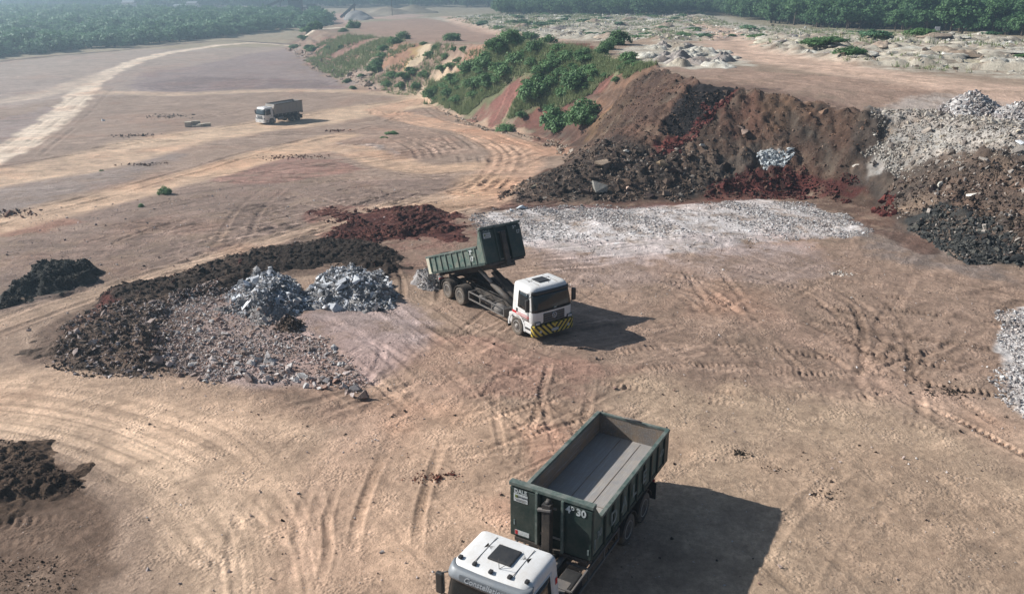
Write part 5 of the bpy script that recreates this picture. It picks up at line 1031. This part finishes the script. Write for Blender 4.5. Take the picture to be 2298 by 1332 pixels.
# cab outline: front position and half width by height
CZ = [.98, 1.1, 1.3, 1.5, 1.6, 1.8, 2.0, 2.2, 2.4, 2.5, 2.58, 2.64, 2.69, 2.715]
def cab_fx(z): return float(np.interp(z, [.98, 1.2, 1.5, 1.6, 2.0, 2.4, 2.5, 2.58, 2.64, 2.69, 2.715], [1.385, 1.395, 1.385, 1.365, 1.29, 1.205, 1.18, 1.15, 1.11, 1.04, .95]))
def cab_w(z): return float(np.interp(z, [.98, 1.2, 1.5, 1.6, 2.0, 2.4, 2.5, 2.58, 2.64, 2.69, 2.715], [1.215, 1.23, 1.225, 1.215, 1.18, 1.14, 1.13, 1.12, 1.10, 1.06, .99]))
XR = -.34
def ring(z, off=0., ins=0.):
    f, w = cab_fx(z) - ins + off, cab_w(z) - ins + off; rf, rr = .30, .07; xr = XR + ins - off; P = []
    for t in np.linspace(-math.pi, -math.pi / 2, 4): P.append((xr + rr + rr * math.cos(t), -w + rr + rr * math.sin(t)))
    for t in np.linspace(0, 1, 8)[1:-1]: P.append((xr + rr + (f - rf - xr - rr) * t, -w))
    for t in np.linspace(-math.pi / 2, 0, 9): P.append((f - rf + rf * math.cos(t), -w + rf + rf * math.sin(t)))
    for t in np.linspace(0, 1, 10)[1:-1]:
        y = (-w + rf) * (1 - t) + (w - rf) * t; P.append((f + .035 * (1 - (2 * t - 1) ** 2), y))
    for t in np.linspace(0, math.pi / 2, 9): P.append((f - rf + rf * math.cos(t), w - rf + rf * math.sin(t)))
    for t in np.linspace(1, 0, 8)[1:-1]: P.append((xr + rr + (f - rf - xr - rr) * t, w))
    for t in np.linspace(math.pi / 2, math.pi, 4): P.append((xr + rr + rr * math.cos(t), w - rr + rr * math.sin(t)))
    return P
I_F0, I_F1 = 4 + 6, 4 + 6 + 9 + 8 + 9                    # index range of the front with its corners
def loft(rings, closed=True, cap=False):
    V = [p for r_ in rings for p in r_]; k = len(rings[0]); Fc = []
    for a in range(len(rings) - 1):
        for i in range(k if closed else k - 1): j = (i + 1) % k; Fc.append((a * k + i, a * k + j, (a + 1) * k + j, (a + 1) * k + i))
    return V, Fc
def front_strip(z0, z1, i0, i1, off, nz=6, extra=None):
    zs = np.linspace(z0, z1, nz); V, Fc = loft([[(p[0] + (extra(z) if extra else 0), p[1], z) for p in ring(z, off)[i0:i1]] for z in zs], False); return V, Fc
def cab_set(t, style):
    rings = [[(p[0], p[1], z) for p in ring(z)] for z in CZ] + [[(p[0], p[1], z) for p in ring(2.715, 0, ins)] for ins, z in ((.12, 2.728), (.35, 2.74), (.7, 2.745))]
    rings = [[(p[0], p[1], .96) for p in ring(.98, 0, .15)]] + rings
    V, Fc = loft(rings); k = len(rings[0]); me = bpy.data.meshes.new('cab'); me.from_pydata(V, [], Fc + [tuple(range(k))[::-1], tuple(range(len(V) - k, len(V)))]); me.materials.append(T_WHITE); me.update()
    bm = bmesh.new(); bm.from_mesh(me); bmesh.ops.recalc_face_normals(bm, faces=bm.faces); bm.to_mesh(me); bm.free(); me.polygons.foreach_set('use_smooth', [True] * len(me.polygons)); me.set_sharp_from_angle(angle=R(35)); cab = add('cab', me, t)
    def strip(name, z0, z1, i0, i1, off, mat, nz=6):
        V, Fc = front_strip(z0, z1, i0, i1, off, nz); me = mesh_from(name, V, Fc, mat); md = add(name, me, cab); s_ = md.modifiers.new('thick', 'SOLIDIFY'); s_.thickness = .012; s_.offset = -1; return md
    strip('windshield_seal', 1.54, 2.50, I_F0 + 2, I_F1 - 2, .008, T_PLAS, 8); strip('windshield', 1.58, 2.40, I_F0 + 3, I_F1 - 3, .016, T_GLASS, 8)
    for sg in (-1, 1):
        def side(name, poly, off, mat, th=.012):
            (x0, z0), (x1, z1), (x2, z2), (x3, z3) = poly; V, Fc = [], []; n_ = 6
            for a in np.linspace(0, 1, n_):
                for b in np.linspace(0, 1, n_):
                    x = (x0 * (1 - b) + x1 * b) * (1 - a) + (x3 * (1 - b) + x2 * b) * a; z = (z0 * (1 - b) + z1 * b) * (1 - a) + (z3 * (1 - b) + z2 * b) * a; V.append((x, sg * (cab_w(z) + off), z))
            Fc = [(i * n_ + j, i * n_ + j + 1, (i + 1) * n_ + j + 1, (i + 1) * n_ + j) for i in range(n_ - 1) for j in range(n_ - 1)]
            if sg > 0: Fc = [f[::-1] for f in Fc]
            o = add(name, mesh_from(name, V, Fc, mat), cab); md = o.modifiers.new('thick', 'SOLIDIFY'); md.thickness = th; md.offset = -1; return o
        side('door', [(-.02, 1.02), (1.03, 1.02), (.93, 2.47), (-.02, 2.47)], .010, T_WHITE); side('window_seal', [(.10, 1.58), (1.04, 1.52), (.90, 2.42), (.10, 2.42)], .016, T_PLAS); side('side_window', [(.14, 1.63), (.99, 1.58), (.87, 2.37), (.14, 2.37)], .022, T_GLASS)
        MB().box((.06, sg * (cab_w(1.42) + .03), 1.40), (.05, .04, .20), .012).build('door_handle', T_PLAS, cab)
        MB().box((1.16, sg * (cab_w(1.9) + .24), 1.95), (.13, .22, .62), .04).build('mirror', T_PLAS, cab); MB().tube((1.12, sg * (cab_w(2.35) - .02), 2.38), (1.16, sg * (cab_w(2.3) + .24), 2.27), .018).tube((1.12, sg * (cab_w(1.62) - .02), 1.60), (1.16, sg * (cab_w(1.6) + .24), 1.66), .018).build('mirror_arm', T_PLAS, cab)
        MB().box((1.345, sg * .98, 1.0), (.16, .34, .20), .04).build('headlight_housing', T_PLAS, cab); MB().box((1.425, sg * .99, 1.0), (.03, .25, .13), .02).build('headlight', T_LAMP, cab)
        MB().tube((1.40, sg * .62, 1.53), (1.33, sg * .18, 1.78), .012).build('wiper', T_PLAS, cab)
        if style != 'far':
            if style == 'mid':
                MB().box((-.16, sg * (cab_w(1.22) + .004), 1.24), (.34, .012, .12)).build('red_band', T_RED, cab); MB().box((.50, sg * (cab_w(1.25) + .014), 1.29), (.98, .012, .022)).box((.50, sg * (cab_w(1.2) + .014), 1.19), (.98, .012, .022)).box((.99, sg * (cab_w(1.2) + .015), 1.24), (.022, .012, .12)).build('red_outline', T_RED, cab)
            else: MB().box((-.2, sg * (cab_w(2.0) + .004), 2.08), (.10, .012, .18)).build('red_sticker', T_RED, cab)
    MB().box((1.40, 0, 1.20), (.07, 1.30, .52), .03).build('grille', T_PLAS, cab)
    for z in (1.02, 1.14, 1.26, 1.38): MB().box((1.438, 0, z), (.03, 1.22, .05), .01).build('grille_slat', T_VISOR if style != 'mid' else T_GREY, cab)
    if style == 'far': MB().box((1.43, 0, 1.32), (.02, .8, .06)).build('grille_bar', T_CHROME, cab)
    else:                                                # round badge: ring with two stacked chevrons of strokes
        b = MB(); k = 20
        for i in range(k):
            t0, t1 = 2 * math.pi * i / k, 2 * math.pi * (i + 1) / k; b.tube((1.462, .135 * math.cos(t0), 1.27 + .135 * math.sin(t0)), (1.462, .135 * math.cos(t1), 1.27 + .135 * math.sin(t1)), .014, 6)
        V_ = [(-.06, .115), (0, .015), (.06, .115)]; W_ = [(-.115, .06), (-.05, -.11), (0, -.01), (.05, -.11), (.115, .06)]
        for Q in (V_, W_):
            for p, q in zip(Q[:-1], Q[1:]): b.tube((1.462, p[0], 1.27 + p[1]), (1.462, q[0], 1.27 + q[1]), .011, 6)
        b.build('emblem', T_CHROME, cab)
    MB().box((.34, 0, 2.765), (.62, .66, .055), .025).build('roof_hatch', T_PLAS if style != 'far' else T_WHITE, cab)
    for y in (-.55, .55): MB().box((.35, y, 2.744), (1.15, .012, .012)).build('roof_seam', T_GREY, cab)
    MB().tube((.82, .12, 2.73), (.72, .05, 2.95), .008, 5).tube((.82, .12, 2.73), (.80, .30, 2.90), .008, 5).build('antenna', T_BLACK, cab)
    MB().box((XR - .008, 0, 2.0), (.02, 1.5, .5), .01).build('rear_window', T_GLASS, cab)
    if style == 'near':
        V, Fc = front_strip(2.36, 2.66, I_F0 + 1, I_F1 - 1, .05, 5, lambda z: .10 - .10 * abs(z - 2.45) / .2); o = add('sun_visor', mesh_from('sun_visor', V, Fc, T_VISOR), cab); md = o.modifiers.new('thick', 'SOLIDIFY'); md.thickness = .05; md.offset = -1
        MB().box((cab_fx(2.5) + .16, 0, 2.505), (.03, 1.45, .17), .012, ('Y', -.25)).build('name_panel', mat_paint('panel_grey', (.12, .135, .15), (.3, .27, .23), .1, .4), cab)
        lettering('visor_lettering', 'Constellation', .20, T_TEXTG, cab, (cab_fx(2.5) + .185, 0, 2.51), (0, 1, 0), (-.25, 0, .97), 1.05, .004, .25)
        for y in (-.95, -.5, 0, .5, .95): MB().box((1.02 - .12 * abs(y), y, 2.745), (.12, .10, .07), .02).build('roof_lamp', T_PLAS, cab)
    elif style == 'mid':
        V, Fc = front_strip(2.40, 2.56, I_F0 + 2, I_F1 - 2, .03, 3, lambda z: .03); o = add('sun_visor', mesh_from('sun_visor', V, Fc, T_PLAS), cab); md = o.modifiers.new('thick', 'SOLIDIFY'); md.thickness = .03; md.offset = -1
        MB().box((1.425, .05, 1.66), (.02, .16, .09)).build('windshield_sticker', T_GHOST, cab)
    # lower body round the front wheels, bumper
    for sg in (-1, 1):
        MB().box((.93, sg * 1.08, .70), (.62, .28, .56), .05).build('step_panel', T_LOW, t); MB().box((.93, sg * 1.225, .66), (.42, .02, .10), .01).build('step', T_PLAS, t)
        y0, y1 = sorted((sg * .93, sg * 1.235)); MB().arc((0, .52), .60, .70, R(-8), R(188), y0, y1, 18).build('wheel_arch', T_LOW, t); y0, y1 = sorted((sg * .9, sg * 1.21)); MB().arc((0, .52), .57, .60, R(-5), R(185), y0, y1, 18).build('arch_liner', T_PLAS, t)
        MB().box((-.50, sg * 1.08, .82), (.30, .28, .50), .05).build('cab_corner', T_LOW, t); MB().box((-.72, sg * 1.05, .52), (.03, .34, .55), .008).build('mud_flap', T_PLAS, t)
    pb = [(1.20, -1.245), (1.33, -1.245), (1.42, -1.20), (1.475, -1.05), (1.50, -.6), (1.51, 0), (1.50, .6), (1.475, 1.05), (1.42, 1.20), (1.33, 1.245), (1.20, 1.245)]
    bp = MB().plan(pb, .36, .88).build('bumper', T_STRIPE if style == 'mid' else (T_WHITE if style == 'far' else T_LOW), t)
    MB().box((1.515, 0, .55), (.03, .42, .14), .008).build('number_plate', mat_plain('plate_grey', (.42, .43, .44), .5), bp)
    for sg in (-1, 1): MB().tube((1.46, sg * .86, .58), (1.50, sg * .86, .58), .075, 14).build('fog_lamp', T_LAMP, bp)
    MB().box((.5, 0, .85), (1.7, 1.8, .3), .03).build('engine_block', T_BLACK, t)
    return cab
_wm = {}
def wheel_meshes(rear):
    if rear in _wm: return _wm[rear]
    R_ = .50; wd = .28
    def tyre(b, y): return b.lathe([(y - .12, .29), (y - wd / 2, .34), (y - wd / 2 - .005, .42), (y - wd / 2 + .02, .485), (y - .07, R_), (y - .06, R_ - .014), (y - .045, R_ - .014), (y - .035, R_), (y + .035, R_), (y + .045, R_ - .014), (y + .06, R_ - .014), (y + .07, R_), (y + wd / 2 - .02, .485), (y + wd / 2 + .005, .42), (y + wd / 2, .34), (y + .12, .29)], (0, 0, 0), 40)
    b = MB(); tyre(b, 0); 
    if rear: tyre(b, -.33)
    b2 = MB()
    if rear: b2.lathe([(-.46, .2), (-.46, .29), (.135, .295), (.135, .265), (.02, .245), (-.03, .19), (-.03, .12), (.10, .11), (.11, .02)], (0, 0, 0), 30)
    else: b2.lathe([(-.14, .2), (-.14, .29), (.135, .295), (.135, .265), (.06, .25), (.10, .19), (.12, .12), (.17, .10), (.18, .02)], (0, 0, 0), 30)
    for k in range(8):
        a = k * math.pi / 4; y = (-.03 if rear else .11); b2.tube((.155 * math.cos(a), y, .155 * math.sin(a)), (.155 * math.cos(a), y + .045, .155 * math.sin(a)), .018, 6)
    o1 = b.build('tyre', T_TYRE, None); o2 = b2.build('rim', T_RIM, None); _wm[rear] = (o1.data, o2.data); bpy.data.objects.remove(o1); bpy.data.objects.remove(o2); return _wm[rear]
def wheels(t, xs, rear_from):
    for i, x in enumerate(xs):
        for sg in (-1, 1):
            md = wheel_meshes(i >= rear_from); e = add('wheel', None, t, loc=(x, sg * 1.08, .5), rot=(0, .4 * i + sg, 0 if sg > 0 else math.pi)); add('tyre', md[0], e); add('rim', md[1], e)
            if i >= rear_from:
                y0, y1 = sorted((sg * .62, sg * 1.24)); g = MB().arc((x, .5), .57, .60, R(12), R(168), y0, y1, 16)
                for yy in (.68, .80, .92, 1.04, 1.16): g.arc((x, .5), .59, .615, R(12), R(168), sg * yy - .02, sg * yy + .02, 16)
                g.build('mudguard', T_BLACK, t)
def chassis(t, tail, guards=True):
    for sg in (-1, 1): MB().box(((tail + .9) / 2, sg * .42, .87), (.9 - tail, .09, .27), .01).build('frame_rail', T_BLACK, t)
    for x in np.linspace(-.6, tail + .1, 8): MB().box((x, 0, .87), (.12, .76, .16), .01).build('cross_member', T_BLACK, t)
    MB().tube((0, -1, .5), (0, 1, .5), .08, 10).box((0, 0, .55), (.3, .3, .25), .05).build('front_axle', T_BLACK, t)
    MB().box((tail + .1, 0, .55), (.10, 2.2, .14), .01).build('underrun_bar', T_BLACK, t)
    for sg in (-1, 1):
        MB().box((tail + .02, sg * .95, .82), (.06, .34, .14), .01).build('tail_lamp', T_RED, t); MB().box((tail + .25, sg * .95, .62), (.03, .62, .62), .005).build('mud_flap', T_PLAS, t)
    if not guards: return
    x0, x1 = -1.15, -4.35
    for sg in (-1, 1):
        b = MB()
        for z in (.62, 1.02): b.box(((x0 + x1) / 2, sg * 1.17, z), (x0 - x1, .05, .07), .006)
        for x in np.linspace(x0, x1, 4): b.box((x, sg * 1.17, .82), (.06, .045, .42), .005)
        for x in np.linspace(x0, x1, 4): b.box((x, sg * .82, 1.0), (.05, .66, .05))
        b.build('side_guard', T_GREY, t)
    MB().tube((-1.35, -.86, .72), (-2.35, -.86, .72), .27, 20).build('fuel_tank', T_GREY, t); MB().box((-1.6, .84, .75), (.85, .5, .48), .04).build('battery_box', T_PLAS, t)
    for k, (x, y) in enumerate(((-2.9, -.8), (-2.9, .8), (-3.6, .75), (-3.6, -.75))): MB().tube((x - .3, y, .74), (x + .3, y, .74), .14, 14).build('air_tank', T_GREY if k % 2 else T_BLACK, t)
    MB().tube((-.62, -.95, .62), (-.62, -1.2, .62), .17, 16).build('muffler', T_RIM, t); MB().box((-.75, .55, 1.25), (.35, .5, .7), .04).build('air_filter', T_PLAS, t); MB().tube((-.75, .2, .9), (-.75, .2, 1.5), .06, 8).tube((-.7, -.3, 1.0), (-.95, -.25, 1.15), .03, 6).build('hoses', T_BLACK, t)
    for y in (-.25, .25): MB().tube((-2.0, y, 1.03), (-6.4, y, 1.03), .035, 6).build('hydraulic_pipe', T_BLACK, t)
def hook_bin(t, xc, L, T1, T2, w, w1, zb, tilt=None, pivot=None, texts='near'):
    """open roll-off body: tall front wall, lower ribbed sides, floor and tailgate"""
    e = add('dump_body', None, t); fl = zb + (.36 if texts == 'near' else .14); g = .5; xr = -xc - L
    if tilt:
        px, pz = pivot; e.matrix_local = Matrix.Translation((px, 0, pz)) @ Matrix.Rotation(-tilt, 4, 'Y') @ Matrix.Translation((-px, 0, -pz))
    MB().box((-xc - L / 2, 0, fl - .04), (L, w - .06, .07)).build('floor', T_FLOOR, e); MB().box((-xc - L * .32, 0, fl + .004), (.02, w - .14, .012)).box((-xc - L * .5, .34, fl + .003), (L - .2, .015, .010)).box((-xc - L * .5, -.36, fl + .003), (L - .2, .015, .010)).build('floor_weld', T_INNER, e)
    for sg in (-1, 1):
        b = MB(); b.prism([(-xc - .03, zb), (-xc - .03, T1 - .05), (-xc - .09, T1 - .05), (-xc - g, T2), (xr, T2), (xr, zb)], sg * (w / 2 - .05), sg * (w / 2 - .005)); b.build('side_wall', T_GREEN_SUN, e)
        MB().box((-xc - L / 2, sg * (w / 2 - .06), (fl + T2) / 2), (L - .1, .012, T2 - fl - .05)).build('side_lining', T_INNER, e)
        MB().box((-xc - g / 2 - L / 2, sg * (w / 2 - .015), T2), (L - g, .13, .10), .015).build('top_rail', T_RAIL, e); MB().box((-xc - L / 2, sg * (w / 2 - .01), zb + .04), (L, .07, .14), .01).build('bottom_rail', T_GREEN_SHADE, e)
        n_ = 9
        for k in range(n_):
            x = -xc - .75 - k * (L - 1.15) / (n_ - 1); MB().box((x, sg * (w / 2 + .025), (zb + T2) / 2 + .02), (.09, .07, T2 - zb - .10), .012).build('rib', T_GREEN_SHADE if texts == 'near' else T_GREEN_SUN, e)
        MB().box((xr + .20, sg * (w / 2 + .015), (zb + T2) / 2), (.38, .03, T2 - zb - .02), .005).build('cheek_plate', T_CREAM if texts == 'mid' else T_GREEN_SHADE, e)
        MB().box((-xc - L / 2, sg * .52, zb - .10), (L - .1, .12, .20), .01).build('runner', T_BLACK, e); MB().tube((xr + .35, sg * .52, zb - .12), (xr + .35, sg * .75, zb - .12), .12, 14).build('roller', T_BLACK, e)
    # front wall with the recess for the hook
    MB().box((-xc - .05, 0, (zb + T1) / 2), (.07, w1 - .08, T1 - zb)).build('front_wall', T_GREEN_SHADE, e)
    for sg in (-1, 1):
        MB().box((-xc + .045, sg * (w1 / 4 + .20), (zb + T1) / 2 - .04), (.12, w1 / 2 - .42, T1 - zb - .14), .03).build('front_panel', T_GREEN_SHADE, e); MB().box((-xc + .09, sg * .40, (zb + T1) / 2), (.18, .08, T1 - zb - .05), .01).build('front_post', T_RAIL if texts == 'near' else T_GREEN_SHADE, e)
    MB().box((-xc + .02, 0, T1), (.20, w1 + .04, .12), .02).build('front_rail', T_RAIL, e); MB().tube((-xc + .16, -.22, T1 - .34), (-xc + .16, .22, T1 - .34), .035, 10).build('hook_bar', T_GREY, e); MB().box((-xc + .02, 0, zb - .06), (.18, w1 - .3, .12), .01).build('front_sill', T_BLACK, e)
    tg = MB().box((xr - .02, 0, (zb + T2) / 2), (.06, w - .02, T2 - zb - .02)).build('tailgate', T_INNER if texts == 'near' else T_CREAM, e)
    for y in (-1.2, -.6, 0, .6, 1.2): MB().box((xr - .075, y * (w / 2.6), (zb + T2) / 2), (.06, .08, T2 - zb - .06), .01).build('tailgate_rib', T_GREEN_SHADE, e)
    MB().box((xr + .01, 0, T2 + .03), (.10, .5, .06), .01).tube((xr + .06, -.35, T2 + .07), (xr + .06, .35, T2 + .07), .02, 6).build('tailgate_latch', T_GREY, e)
    MB().box((xr - .02, 0, T2 - .02), (.09, w - .02, .08), .01).build('tailgate_rail', T_RAIL, e)
    for sg in (-1, 1): MB().tube((xr - .09, sg * (w / 2 - .1), zb + .1), (xr - .09, sg * (w / 2 - .1), T2 + .05), .03, 8).build('hinge_bar', T_BLACK, e)
    # markings
    X_, Y_ = (0, 1, 0), (0, 0, 1); xf = -xc + .112
    MB().box((xf, -w1 / 2 + .36, T1 - .40), (.006, .44, .26)).build('sticker', T_MARK, e); MB().box((xf + .005, -w1 / 2 + .23, T1 - .36), (.004, .10, .09)).build('sticker_logo', mat_plain('logo_olive', (.16, .20, .05), .5), e); lettering('sticker_lettering', 'ENTULHO', .075, T_BLACK, e, (xf + .006, -w1 / 2 + .40, T1 - .36), X_, Y_); MB().box((xf + .005, -w1 / 2 + .36, T1 - .45), (.004, .36, .02)).box((xf + .005, -w1 / 2 + .36, T1 - .49), (.004, .30, .02)).build('sticker_lines', T_GREY, e)
    lettering('lettering', 'DALE', .17, T_MARK if texts == 'near' else T_GHOST, e, (xf + .004, -w1 / 2 + .36, T1 - .19), X_, Y_, 1.0, .006)
    if texts == 'near':
        lettering('lettering', '4', .30, T_MARK, e, (xf + .004, w1 / 2 - .74, T1 - .26), X_, Y_, 1, .010); lettering('lettering', 'D', .14, T_MARK, e, (xf + .004, w1 / 2 - .60, T1 - .19), X_, Y_, 1, .006); lettering('lettering', '30', .30, T_MARK, e, (xf + .004, w1 / 2 - .35, T1 - .26), X_, Y_, 1, .010)
        MB().box((xf, -w1 / 2 + .40, zb + .18), (.006, .46, .15)).build('sticker', T_MARK, e); MB().box((xf + .004, -w1 / 2 + .22, zb + .18), (.006, .08, .13)).build('sticker_red', T_RED, e)
        MB().box((xf, -w1 / 2 + .15, zb + .5), (.006, .05, .18)).box((xf, w1 / 2 - .12, zb + .3), (.006, .05, .18)).build('reflector', T_GHOST, e)
        for ch, fx_ in zip('DALE', (.17, .30, .43, .57)): lettering('side_lettering', ch, .62, T_GHOST, e, (-xc - .3 - fx_ * L, w / 2 + .066, (zb + T2) / 2 + .06), (-1, 0, 0), (0, 0, 1), 1, .012)
        lettering('side_lettering', '30', .34, T_GHOST, e, (-xc - .42, w / 2 + .01, zb + .62), (-1, 0, 0), (0, 0, 1), 1, .01); MB().box((-xc - .14, w / 2 + .004, zb + .42), (.10, .012, .34)).build('side_sticker', T_GHOST, e)
        lettering('side_lettering', '4D', .30, T_GHOST, e, (xr + .75, w / 2 + .066, (zb + T2) / 2 + .1), (-1, 0, 0), (0, 0, 1), 1, .01)
    else:
        lettering('lettering', '3', .22, T_MARK, e, (xf + .004, w1 / 2 - .46, T1 - .24), X_, Y_, 1, .006); lettering('lettering', '\u00ba', .2, T_MARK, e, (xf + .004, w1 / 2 - .33, T1 - .24), X_, Y_, 1, .004); lettering('lettering', '17', .24, T_MARK, e, (xf + .004, w1 / 2 - .22, T1 - .50), X_, Y_, 1, .008)
        lettering('side_lettering', '3\u00ba', .34, T_MARK, e, (-xc - 1.12, -w / 2 - .066, zb + .74), (1, 0, 0), (0, 0, 1), 1, .012); lettering('side_lettering', '17', .34, T_MARK, e, (-xc - 1.12, -w / 2 - .066, zb + .40), (1, 0, 0), (0, 0, 1), 1, .012)
    return e
def ground_root(name, x, y, yaw, label, s=1.0, dz=.0):
    z = float(np.median(terrain(np.array([x, x + .3, x - .3]), np.array([y, y, y + .3]))[0])); return add(name, None, None, label, 'truck', loc=(x, y, z + dz), rot=(0, 0, yaw), scale=s)
# near truck, body down
WB = 5.1
t = ground_root('tipper_truck', -.05, 17.41, R(-119.9), 'white-cabbed truck with empty green open body in the near foreground', dz=.0)
cab_set(t, 'near'); wheels(t, (0, -WB, -WB - 1.3), 1); chassis(t, -7.55)
hook_bin(t, 2.25, 5.95, 3.06, 2.44, 2.52, 2.58, 1.32, None, None, 'near')
MB().box((-1.98, 0, 1.95), (.20, .26, 1.9), .02).tube((-1.98, 0, 2.85), (-2.10, 0, 2.95), .09, 10).build('hook_arm', T_BLACK, t); MB().tube((-2.02, 0, 2.72), (-2.14, 0, 2.80), .05, 8).box((-1.9, -.05, 2.72), (.10, .42, .07), .01, ('X', .2)).build('hook', T_GREY, t); MB().box((-3.2, 0, 1.08), (2.6, .40, .16), .02).build('hook_beam', T_BLACK, t)
for y in (-.33, .33): MB().tube((-1.35, y, 1.0), (-3.3, y, 1.10), .09, 12).build('lift_cylinder', T_GREY, t)
MB().box((-1.25, 0, .95), (.5, 2.0, .10), .01).build('deck_plate', T_GREY, t)
# middle truck, body tipped
t = ground_root('tipper_truck', 1.206, 38.355, R(-54.2), 'white-cabbed truck tipping its raised green body, yellow and black striped bumper')
cab_set(t, 'mid'); wheels(t, (0, -5.22, -6.52), 1); chassis(t, -7.5)
AL, PV = .347, (-6.98, 1.216)
hook_bin(t, 2.25, 6.08, 3.22, 2.36, 2.5, 2.5, 1.40, AL, PV, 'mid')
ca, sa = math.cos(AL), math.sin(AL)
def tip(x, z): return (PV[0] + (x - PV[0]) * ca - (z - PV[1]) * sa, PV[1] + (x - PV[0]) * sa + (z - PV[1]) * ca)
fr = add('tipping_frame', None, t); fr.matrix_local = Matrix.Translation((PV[0], 0, PV[1])) @ Matrix.Rotation(-AL, 4, 'Y') @ Matrix.Translation((-PV[0], 0, -PV[1]))
for sg in (-1, 1): MB().box((-4.6, sg * .34, 1.14), (4.9, .12, .16), .01).build('frame_beam', T_BLACK, fr)
MB().box((-2.2, 0, 1.14), (.2, .9, .18), .01).box((-2.06, 0, 2.0), (.20, .26, 1.8), .02).build('hook_arm', T_BLACK, fr)
for sg in (-1, 1):
    x1, z1 = tip(-4.3, 1.12); MB().tube((-1.25, sg * .40, .98), (-1.25 + .62 * (x1 + 1.25), sg * .40, .98 + .62 * (z1 - .98)), .16, 14).build('lift_cylinder', T_BLACK, t); MB().tube((-1.25 + .62 * (x1 + 1.25), sg * .40, .98 + .62 * (z1 - .98)), (x1, sg * .40, z1), .10, 12).build('cylinder_rod', T_RIM, t)
MB().box((-1.2, 0, .95), (.5, 1.0, .12), .01).build('deck_plate', T_GREY, t)
MB().prism([(-1.15, .92), (-.95, 1.06), (-3.55, 2.16), (-3.75, 2.02)], -.16, .16).build('jib_arm', T_BLACK, t)
# far tipper
p = G((611, 277))[0]; YF = R(-128)
ox, oy = 1.1 * math.sin(YF), -1.1 * math.cos(YF)
t = ground_root('tipper_truck', p[0] + ox, p[1] + oy, YF, 'dusty white and grey tipper truck far off on the dirt road', .95)
cab_set(t, 'far'); wheels(t, (0, -4.0, -5.25), 1); chassis(t, -6.3, False)
e = add('dump_body', None, t); M_GB = mat_paint('tipper_grey', (.30, .28, .26), (.34, .28, .22), .4, .6)
MB().prism([(-.75, 1.45), (-.55, 2.5), (-.75, 3.05), (-1.1, 3.05), (-6.35, 3.2), (-6.35, 1.45)], -1.18, -1.12).build('side_wall', M_GB, e); MB().prism([(-.75, 1.45), (-.55, 2.5), (-.75, 3.05), (-1.1, 3.05), (-6.35, 3.2), (-6.35, 1.45)], 1.12, 1.18).build('side_wall', M_GB, e)
MB().box((-3.55, 0, 1.48), (5.6, 2.3, .10)).build('floor', M_GB, e); MB().prism([(-.75, 1.45), (-.55, 2.5), (-.75, 3.05), (-.82, 3.05), (-.64, 2.5), (-.82, 1.45)], -1.15, 1.15).build('front_wall', M_GB, e); MB().box((-6.35, 0, 2.2), (.08, 2.3, 1.95)).build('tailgate', M_GB, e)
for sg in (-1, 1):
    MB().box((-3.7, sg * 1.19, 3.13), (5.4, .12, .12), .01, ('Y', .028)).build('top_rail', T_BLACK, e)
    for x in np.linspace(-1.3, -6.0, 7): MB().box((x, sg * 1.21, 2.1), (.12, .08, 1.7), .01).build('rib', M_GB, e)
    MB().box((-3.6, sg * 1.2, 1.45), (5.4, .10, .14), .01).build('bottom_rail', T_BLACK, e)
MB().box((-3.3, 0, 3.0), (4.9, 2.2, .06)).build('tarpaulin', mat_plain('tarp_dark', (.035, .035, .035), .9), e)
MB().tube((-1.5, .85, .72), (-2.5, .85, .72), .27, 16).build('fuel_tank', T_RIM, t); MB().tube((-1.5, -.85, .72), (-2.5, -.85, .72), .27, 16).build('fuel_tank', T_RIM, t); MB().box((-3.5, 0, 1.12), (5.4, .9, .16)).build('subframe', T_BLACK, t)

# ------------------------------------------------------------------ labels of small groups: place in the row, counted from the left
def nth(k): return str(k) + ('th' if 10 <= k % 100 <= 20 else {1: 'st', 2: 'nd', 3: 'rd'}.get(k % 10, 'th'))
def number_row(group, text):
    L = sorted([o for o in bpy.data.objects if o.parent is None and o.get('group') == group], key=lambda o: o.location.x / o.location.y)
    for k, o in enumerate(L): o['label'] = text % ('leftmost' if k == 0 else 'rightmost' if k == len(L) - 1 else nth(k + 1) + ' from left')
number_row('shrubs in the thicket on the slope', 'leafy shrub, %s in the thicket on the green slope'); number_row('shrubs along the top of the slope', 'leafy shrub, %s along the top of the green slope')
number_row('shrubs on the far bank', 'small shrub, %s on the far bank beyond the green slope'); number_row('heaps on the crest above the brown bank', 'grey-white heap, %s on the crest above the brown bank'); number_row('far skyline trees', 'tall dark tree, %s of three on the far skyline')
number_row('grove behind the waste field', 'dark tree, %s in the grove behind the waste field')
# ------------------------------------------------------------------ air
def haze():
    V = bx((0, 1000, 35), (5800, 5800, 120)); me = mesh_from('haze', V, BF, None, None, False); m = bpy.data.materials.new('haze_air'); nt, n, l = nodes(m); n.remove(n['Principled BSDF'])
    pv = n.new('ShaderNodeVolumePrincipled'); pv.inputs['Color'].default_value = (.62, .83, 1.0, 1); pv.inputs['Density'].default_value = .00105; pv.inputs['Anisotropy'].default_value = .55
    l.new(pv.outputs[0], n['Material Output'].inputs['Volume']); me.materials.append(m); add('haze', me, None, 'thin blue dusty air over the whole site', 'haze', kind='stuff')
haze()
